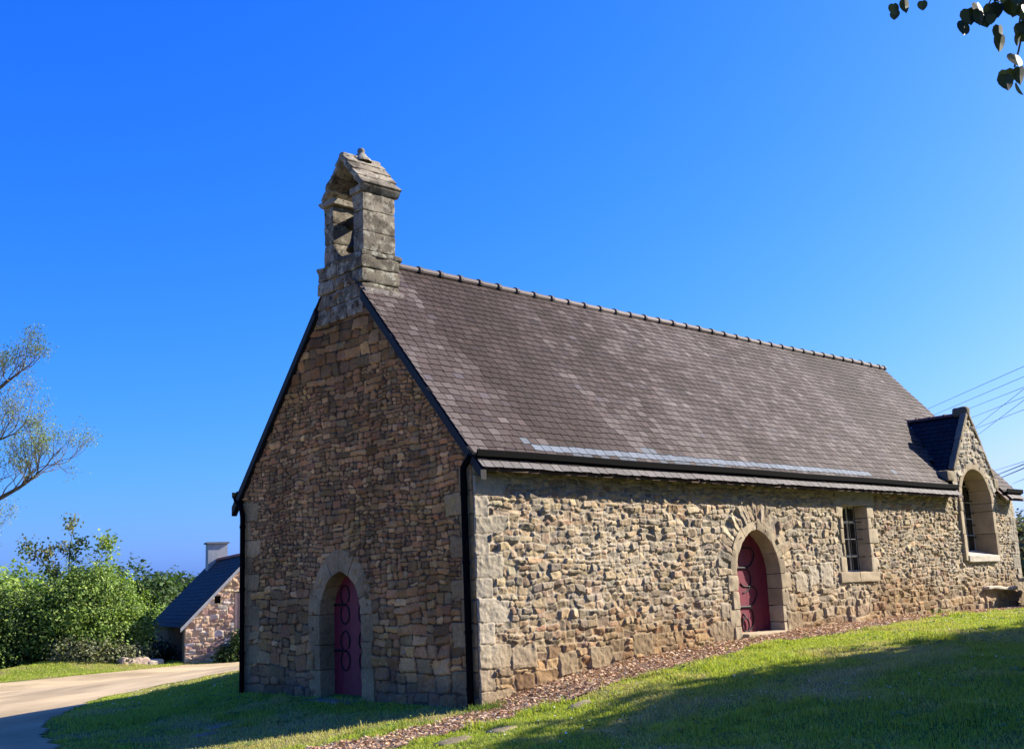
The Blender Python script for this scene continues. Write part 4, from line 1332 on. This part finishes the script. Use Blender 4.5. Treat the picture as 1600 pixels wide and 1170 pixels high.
def hbox(acc, u0, u1, h0, h1, z0, z1, c=(1, 1, 1)):
    p = [hp(u0, h0, z0), hp(u1, h0, z0), hp(u1, h1, z0), hp(u0, h1, z0), hp(u0, h0, z1), hp(u1, h0, z1), hp(u1, h1, z1), hp(u0, h1, z1)]
    acc.add(np.array(p), BOXF, c)
hbox(a, HW - .5, HW + .42, 7.4, 8.1, 3.0, 4.30)
ch = a.build("chimney", M_CONC, cot)
a = Acc(); hbox(a, HW - .58, HW + .50, 7.32, 8.18, 4.303, 4.38)
a.build("chimney_cap", plain_mat("chimney_cap_stone", (.17, .18, .18), rough=.9), ch)
a = Acc()
for i in range(7):
    hbox(a, 2.0 + i * .171 + .004, 2.0 + (i + 1) * .171 - .004, -.02 - random.uniform(0, .008), .05, .32, 1.88, (1, 1, 1))
a.build("shutter", M_PLANK, cot)

# ------------------------------------------------------------------ stone trough at the chapel's far corner
tr = empty("stone_trough", (17.7, -.62, g0(17.7, -.62)), "stone trough under a dark slab standing by the chapel's far corner", "trough")
a = Acc()
tx, ty = 17.7, -.62; tz = g0(tx, ty)
block(a, tx - .42, tx + .5, ty - .32, ty + .3, tz - .15, tz + .62, (.16, .12, .085), r=.03, amp=.02, n=12, fr=4)
a.build("basin", M_DRESSED, tr, smooth=True)
a = Acc(); block(a, tx - .55, tx + .6, ty - .40, ty + .38, tz + .625, tz + .70, (.26, .235, .20), r=.02, amp=.012, n=12, fr=4)
a.build("slab", M_DRESSED, tr, smooth=True)
a = Acc(); block(a, tx - .36, tx + .4, ty - .26, ty + .26, tz + .70, tz + .98, (.05, .045, .04), r=.1, amp=.05, n=12, fr=4)
a.build("dark_stone", M_DRESSED, tr, smooth=True)

# power lines crossing behind the chapel
ws = [((32.4, 8.97, 7.97), (19.94, .05, 6.86)), ((32.68, 8.77, 7.76), (19.97, .1, 6.59)), ((33.74, 7.7, 7.98), (20.0, .15, 6.31)), ((33.85, 7.69, 7.62), (20.02, .19, 6.05)),
      ((34.05, 7.61, 7.2), (20.06, .25, 5.72)), ((34.0, 7.64, 7.28), (20.0, .16, 6.26)), ((34.11, 7.62, 6.97), (20.03, .2, 5.97)),
      ((34.75, 7.4, 5.48), (20.2, .48, 4.35)), ((34.84, 7.36, 5.32), (20.2, .49, 4.28)), ((34.94, 7.29, 5.19), (20.22, .51, 4.18)), ((35.32, 7.0, 4.94), (20.24, .55, 3.89))]
wlab = ["topmost thin wire crossing the sky right of the roof", "second thin wire from the top in the sky over the dormer", "third thin wire from the top, leaving the dormer's peak", "fourth thin wire, leaving just under the dormer's peak",
        "lowest of the thin wires slanting up from the dormer slope", "steeper thin wire crossing the others, upper of two", "steeper thin wire crossing the others, lower of two",
        "thin wire above the two thick cables right of the dormer", "upper thick black cable right of the dormer", "lower thick black cable right of the dormer", "lone wire just over the short gutter at the right"]
for i, ((p, q), lb) in enumerate(zip(ws, wlab)):
    p = CAM + (np.array(p) - CAM) * 2.2; q = CAM + (np.array(q) - CAM) * 2.2
    d = p - q
    A_, B_ = q - d * .35, p + d * .5
    t = np.linspace(0, 1, 14)[:, None]
    a = Acc(); tube(a, A_ + (B_ - A_) * t, .034 if i in (8, 9) else .016, 5)
    tag(a.build("power_cable", M_CABLE), lb, "cable", "overhead cables behind the chapel")

# ------------------------------------------------------------------ trees outside the frame that shade the lawn
sx = [(4.2, -10.9, 9.2), (7.6, -10.2, 8.6), (11.4, -10.4, 9.0), (14.9, -10.9, 8.8), (18.4, -11.9, 9.0)]
first = None
for i, (x, y, h) in enumerate(sx):
    if first is None:
        first = leafy_tree("shade_tree", "leafy tree beside the lawn, nearest the camera in its row", 0, 0, 9.0, 3.1, 16000, .34, GREEN_D, 141, "trees in a row beside the lawn", z=0)
        root = first
    else:
        root = first.copy(); link(root)
        for chd in list(first.children):
            c = chd.copy(); link(c); c.parent = root
        root['label'] = ("second leafy tree of the row beside the lawn", "middle leafy tree of the row beside the lawn", "fourth leafy tree of the row beside the lawn", "farthest leafy tree of the row beside the lawn")[i - 1]
    root.location = (x, y, g0(x, y)); root.rotation_euler = (0, 0, i * 1.3); root.scale = (1, 1, h / 9.0)

# overhanging lime branch at the top right
lt = empty("lime_tree", (-2.6, -13.2, g0(-2.6, -13.2)), "lime tree whose dark hanging leaves reach in at the top right", "tree")
a = Acc()
tube(a, smooth_path([(-2.6, -13.2, -.3), (-2.7, -13.1, 2.2), (-2.6, -13.2, 5.0), (-2.5, -13.3, 7.5)], 5), np.linspace(.24, .08, 16), 10)
P0 = np.array([-6.03, -10.19, 3.62])
kx = 4.5 / 1743.2
Rv = np.array(cR) * kx; Uv = np.array(cU) * kx; Fv = np.array(cF)
def near(px, py, dz=0.): return P0 + Rv * (px - 1580) - Uv * (py - 60) + Fv * dz
tube(a, smooth_path([(-2.65, -13.15, 4.2), (-4.3, -11.8, 4.45), near(1640, -70), near(1560, -60, .1), near(1440, -40, .1)], 5), np.linspace(.06, .006, 21), 6)
for tw in ([near(1600, -65), near(1560, -20), near(1545, 8)], [near(1625, -65), near(1600, 0), near(1592, 45)], [near(1640, -60, .2), near(1615, 40, .1), near(1603, 95, .1)], [near(1445, -42, .1), near(1432, -15)]):
    tube(a, smooth_path(tw, 4), .004, 4)
a.build("trunk", M_BARK, lt)
a = Acc(); r_ = random.Random(9)
def lime_leaf(c, size, tip, nrm):
    tip = np.array(tip, float); tip /= np.linalg.norm(tip); nrm = np.array(nrm, float); nrm -= tip * (nrm @ tip); nrm /= np.linalg.norm(nrm); sd = np.cross(nrm, tip)
    out = [(0, .02), (.22, -.05), (.42, .08), (.5, .32), (.44, .58), (.27, .82), (.08, .97), (0, 1.06)]
    pts = [(x, y) for x, y in out] + [(-x, y) for x, y in out[-2:0:-1]]
    v = [np.array(c) + size * (sd * x + tip * y + nrm * (.18 * abs(x) - .12 * y * y)) for x, y in pts]
    v.append(np.array(c) + tip * size * .5 - nrm * .03 * size); k = len(pts)
    col = np.array(r_.choice([(.022, .034, .010), (.018, .028, .010), (.032, .042, .014)])) * r_.uniform(.8, 1.2)  # near-black greens: the backlit shade is put into the leaf colour
    a.add(np.array(v), np.array([[i, (i + 1) % k, k] for i in range(k)]), col)
cl = [(1403, 0, 16), (1420, -6, 18), (1414, 2, 14), (1452, -8, 14), (1520, 26, 22), (1530, 0, 24), (1545, 6, 20), (1541, -14, 26), (1556, 12, 18), (1561, -4, 24), (1570, 2, 20), (1578, -16, 24), (1550, 22, 14),
      (1578, 46, 24), (1585, 22, 22), (1592, 36, 24), (1596, 8, 20), (1600, 52, 18), (1590, -8, 22), (1578, 112, 24), (1590, 98, 24), (1600, 108, 24), (1598, 84, 18), (1606, 60, 20), (1612, 30, 26), (1610, 95, 24), (1534, 14, 22), (1588, 55, 18)]
cl += [(r_.uniform(1535, 1625), r_.uniform(-25, 30), r_.uniform(18, 26)) for i in range(14)] + [(r_.uniform(1588, 1630), r_.uniform(20, 125), r_.uniform(18, 26)) for i in range(10)]
for (px, py, sz) in cl:
    c = near(px, py, r_.uniform(-.12, .12))
    lime_leaf(c, sz * kx * 1.15, Uv * -1 / kx + np.array([r_.gauss(0, .25), r_.gauss(0, .25), 0]), Fv + np.array([r_.gauss(0, .5), r_.gauss(0, .5), r_.gauss(0, .5)]))
for i in range(420):
    t = r_.random()
    base_ = np.array([-2.3, -14.6, 5.6]); c = base_ + np.array([r_.gauss(0, 1.0), r_.gauss(0, .8) - .4, r_.gauss(.6, .8)])
    lime_leaf(c, r_.uniform(.06, .1), (r_.gauss(0, .5), r_.gauss(0, .5), -1), (r_.gauss(0, 1), r_.gauss(0, 1), r_.gauss(0, 1)))
a.build("crown", leaf_mat("lime_leaf", trans=.12), lt)

# ------------------------------------------------------------------ ground cover
def scatter(n, x0, x1, y0, y1, r_):
    return r_.uniform(x0, x1, n), r_.uniform(y0, y1, n)
def blades(acc, x, y, hgt, wid, cols, r_):
    n = len(x); z = gz(x, y)
    an = r_.uniform(0, 2 * np.pi, n); ln = r_.uniform(.15, .9, n)
    dx, dy = np.cos(an), np.sin(an); h = hgt
    b0 = np.stack([x, y, z - .01], 1); sd = np.stack([-dy, dx, np.zeros(n)], 1) * (wid * .5)[:, None]
    m1 = b0 + np.stack([dx * ln * h * .3, dy * ln * h * .3, h * .6], 1)
    tp = b0 + np.stack([dx * ln * h, dy * ln * h, h * (1.0 - .25 * ln)], 1)
    v = np.stack([b0 - sd, b0 + sd, m1 + sd * .8, m1 - sd * .8, tp], 1).reshape(-1, 3)
    i = np.arange(n) * 5
    acc.add(v, [np.stack([i, i + 1, i + 2, i + 3], 1), np.stack([i + 3, i + 2, i + 4], 1)], np.repeat(cols, 5, 0))
R_ = np.random.default_rng(77)
acc = Acc()
for (n, x0, x1, y0, y1) in ((260000, -5.5, 6, -8.5, -.3), (150000, 4, 15, -7, -.5), (60000, 12, 24, -4, -.3), (130000, -6, .2, -.6, 11.5), (30000, 0, 4, 6.2, 11), (45000, 3, 13, 30, 36)):
    x, y = scatter(n, x0, x1, y0, y1, R_)
    rel = np.stack([x - CAM[0], y - CAM[1]], 1); dist = np.hypot(rel[:, 0], rel[:, 1])
    ang = np.degrees(np.arctan2(rel[:, 1], rel[:, 0]))
    ok = (ang > 17) & (ang < 76) & (dist > 5.5)
    edge = road_w(x, y)
    ok &= ~edge
    ok &= ~((x > -.05) & (x < L) & (y > -.08) & (y < W + .05))
    sw = soil_w(x, y); ok &= ~sw | (R_.random(n) < .012)
    bare = sstep(.18, .5, fbm(x * .9, y * .9, 210, 3)) * ((x < 0) & (y > 0)) * .85
    ok &= R_.random(n) > bare
    x, y, dist = x[ok], y[ok], dist[ok]; n = len(x)
    dry = sstep(.0, .4, fbm(x * .7, y * .7, 60, 4)) ; dr2 = sstep(.1, .45, fbm(x * 2.2, y * 2.2, 61, 3))
    dd_ = np.clip(.06 + dry * .6 + dr2 * .35 + R_.normal(0, .15, n), 0, 1)
    c = np.array([.33, .41, .05])[None] * (1 - dd_[:, None]) + np.array([.50, .42, .20])[None] * dd_[:, None]
    c = c * R_.uniform(.65, 1.35, (n, 1)) * (1 + R_.normal(0, .07, (n, 3)))
    tall = 1 + 1.0 * sstep(.1, .4, fbm(x * 1.1, y * 1.1, 63, 3)) + 1.3 * sstep(.32, .5, fbm(x * 2.7, y * 2.7, 64, 2)) * (R_.random(n) < .5)
    hgt = R_.uniform(.022, .058, n) * tall * (1 + dist * .008); wid = R_.uniform(.004, .008, n) * (1 + dist * .03)
    blades(acc, x, y, hgt, wid, np.clip(c, .01, .5), R_)
# longer tufts along the wall foot, door step and border
for (n, fx, fy, lo, hi) in ((500, lambda r: r.normal(-.12, .16, 500), lambda r: r.normal(-.22, .10, 500), .05, .16), (120, lambda r: r.normal(6.2, .1, 120), lambda r: r.normal(-.12, .06, 120), .04, .12),
                            (90, lambda r: r.normal(13.2, .25, 90), lambda r: r.normal(-.15, .06, 90), .05, .2), (120, lambda r: r.normal(4.9, .2, 120), lambda r: r.normal(-.1, .04, 120), .03, .09)):
    x = fx(R_); y = fy(R_)
    c = np.array([.13, .20, .03])[None] * R_.uniform(.6, 1.3, (n, 1)) * np.ones((1, 3))
    blades(acc, x, y, R_.uniform(lo, hi, n), R_.uniform(.006, .011, n), c, R_)
tag(acc.build("grass", M_GRASS), "short sunlit and shaded grass of the lawn round the chapel", "grass", kind='stuff')

# clover and plantain rosettes among the grass
n = 1500
x = R_.uniform(-4.5, 15, n); y = R_.uniform(-8, 9, n)
ok = ~road_w(x, y) & ~soil_w(x, y) & ~((x > -.2) & (y > -.2)) & (fbm(x * .8, y * .8, 95, 2) > .0); x = x[ok]; y = y[ok]; n = len(x)
k = 7
ang = R_.uniform(0, 6.28, (n, k)); rad = R_.uniform(.03, .075, (n, k))
P = np.stack([x[:, None] + rad * np.cos(ang), y[:, None] + rad * np.sin(ang), gz(x, y)[:, None] + .03 + R_.uniform(0, .03, (n, k))], -1).reshape(-1, 3)
acc = Acc(); rot_leaves(acc, P, .06, leaf_cols(np.ones(n * k), [(.13, .21, .05), (.10, .17, .05), (.18, .25, .06)], 96), .7, 96, aspect=.6)
tag(acc.build("lawn_weeds", M_LEAF), "broad leaved weeds and clover among the lawn grass", "weeds", kind='stuff')

# daisies
n = 520
x = R_.uniform(-4, 15, n); y = R_.uniform(-8, -.9, n)
x = np.concatenate([x, R_.uniform(-3, 2, 160)]); y = np.concatenate([y, R_.uniform(7, 11, 160)])
ok = ~road_w(x, y) & ~soil_w(x, y) & (fbm(x * .6, y * .6, 90, 2) > -.05); x = x[ok]; y = y[ok]
acc = Acc()
for i in range(len(x)):
    z = g0(x[i], y[i]) + R_.uniform(.045, .075); r0 = R_.uniform(.009, .015)
    an = np.arange(9) * 2 * np.pi / 9; tx, ty = R_.normal(0, .3, 2)
    v = np.stack([x[i] + r0 * np.cos(an), y[i] + r0 * np.sin(an), z + r0 * (tx * np.cos(an) + ty * np.sin(an)) - .002], 1)
    acc.add(np.vstack([v, [[x[i], y[i], z + .004]]]), np.array([[k, (k + 1) % 9, 9] for k in range(9)]), (.75, .75, .72))
tag(acc.build("daisies", leaf_mat("daisy_petals", trans=.2, tcol=(1, 1, 1))), "tiny white daisies dotted over the lawn", "daisies", kind='stuff')

# dead leaves along the wall foot
n = 30000
x = R_.uniform(-5, 18, n); y = R_.uniform(-1.5, .02, n)
ok = soil_w(x, y) & (R_.random(n) < np.where(x < 8, 1, .55)); x = x[ok]; y = y[ok]; n = len(x)
P = np.stack([x, y, gz(x, y) + .022 + R_.uniform(.004, .03, n)], 1)
acc = Acc()
pal = np.array([(.48, .29, .17), (.53, .36, .22), (.38, .21, .12), (.56, .43, .30), (.28, .155, .09)])
rot_leaves(acc, P, .052, pal[R_.integers(0, 5, n)] * R_.uniform(.7, 1.3, (n, 1)), .62, 5, aspect=.7)
tag(acc.build("dead_leaves", leaf_mat("dead_leaf", trans=.12, rough=.8, tcol=(1, .9, .7))), "brown dead leaves littering the strip under the sunny wall", "dead leaves", kind='stuff')

# flat stones sunk in the turf
SLABS = [(-1.7, -1.42, .34, .20, "flat stone sunk in the turf at the bottom of the picture"), (-1.0, -1.5, .28, .17, "flat stone beside the dead leaves, nearest the chapel corner"),
         (.45, -1.42, .26, .14, "half grown over flat stone at the lawn's edge below the sunny wall"), (6.9, -1.0, .62, .20, "wide flat paving stone before the plum side door"),
         (-2.15, 3.0, .42, .2, "broad shaded slab in the grass before the gable door"), (-2.7, 2.6, .26, .15, "small shaded slab left of the gable door's slab")]
for (x, y, rx_, ry_, lb) in SLABS:
    rx_ *= .75; ry_ *= .7
    a = Acc(); k = 16; r_ = random.Random(int(x * 100)); z = g0(x, y)
    an = np.arange(k) * 2 * np.pi / k
    rr = np.array([r_.uniform(.82, 1.12) for _ in range(k)])
    def sq(t): return np.sign(t) * np.abs(t) ** .7
    ex = x + rx_ * sq(np.cos(an)) * rr; ey = y + ry_ * sq(np.sin(an)) * rr
    rings = []
    for f_, zo in ((1.04, -.08), (1.0, .008), (.9, .026), (.5, .030)):
        qx = x + (ex - x) * f_; qy = y + (ey - y) * f_
        rings.append(np.stack([qx, qy, gz(qx, qy) + zo + np.array([r_.uniform(-.004, .004) for _ in range(k)])], 1))
    vv = np.vstack(rings + [[[x, y, z + .031]]])
    fs = [[i * k + j, i * k + (j + 1) % k, (i + 1) * k + (j + 1) % k, (i + 1) * k + j] for i in range(3) for j in range(k)]
    c_ = np.array((.22, .175, .115)) * r_.uniform(.85, 1.15)
    a.add(vv, [np.array(fs), np.array([[3 * k + j, 3 * k + (j + 1) % k, 4 * k] for j in range(k)])], c_)
    tag(a.build("flat_stone", M_DRESSED, smooth=True), lb, "flat stone", "flat stones in the turf")
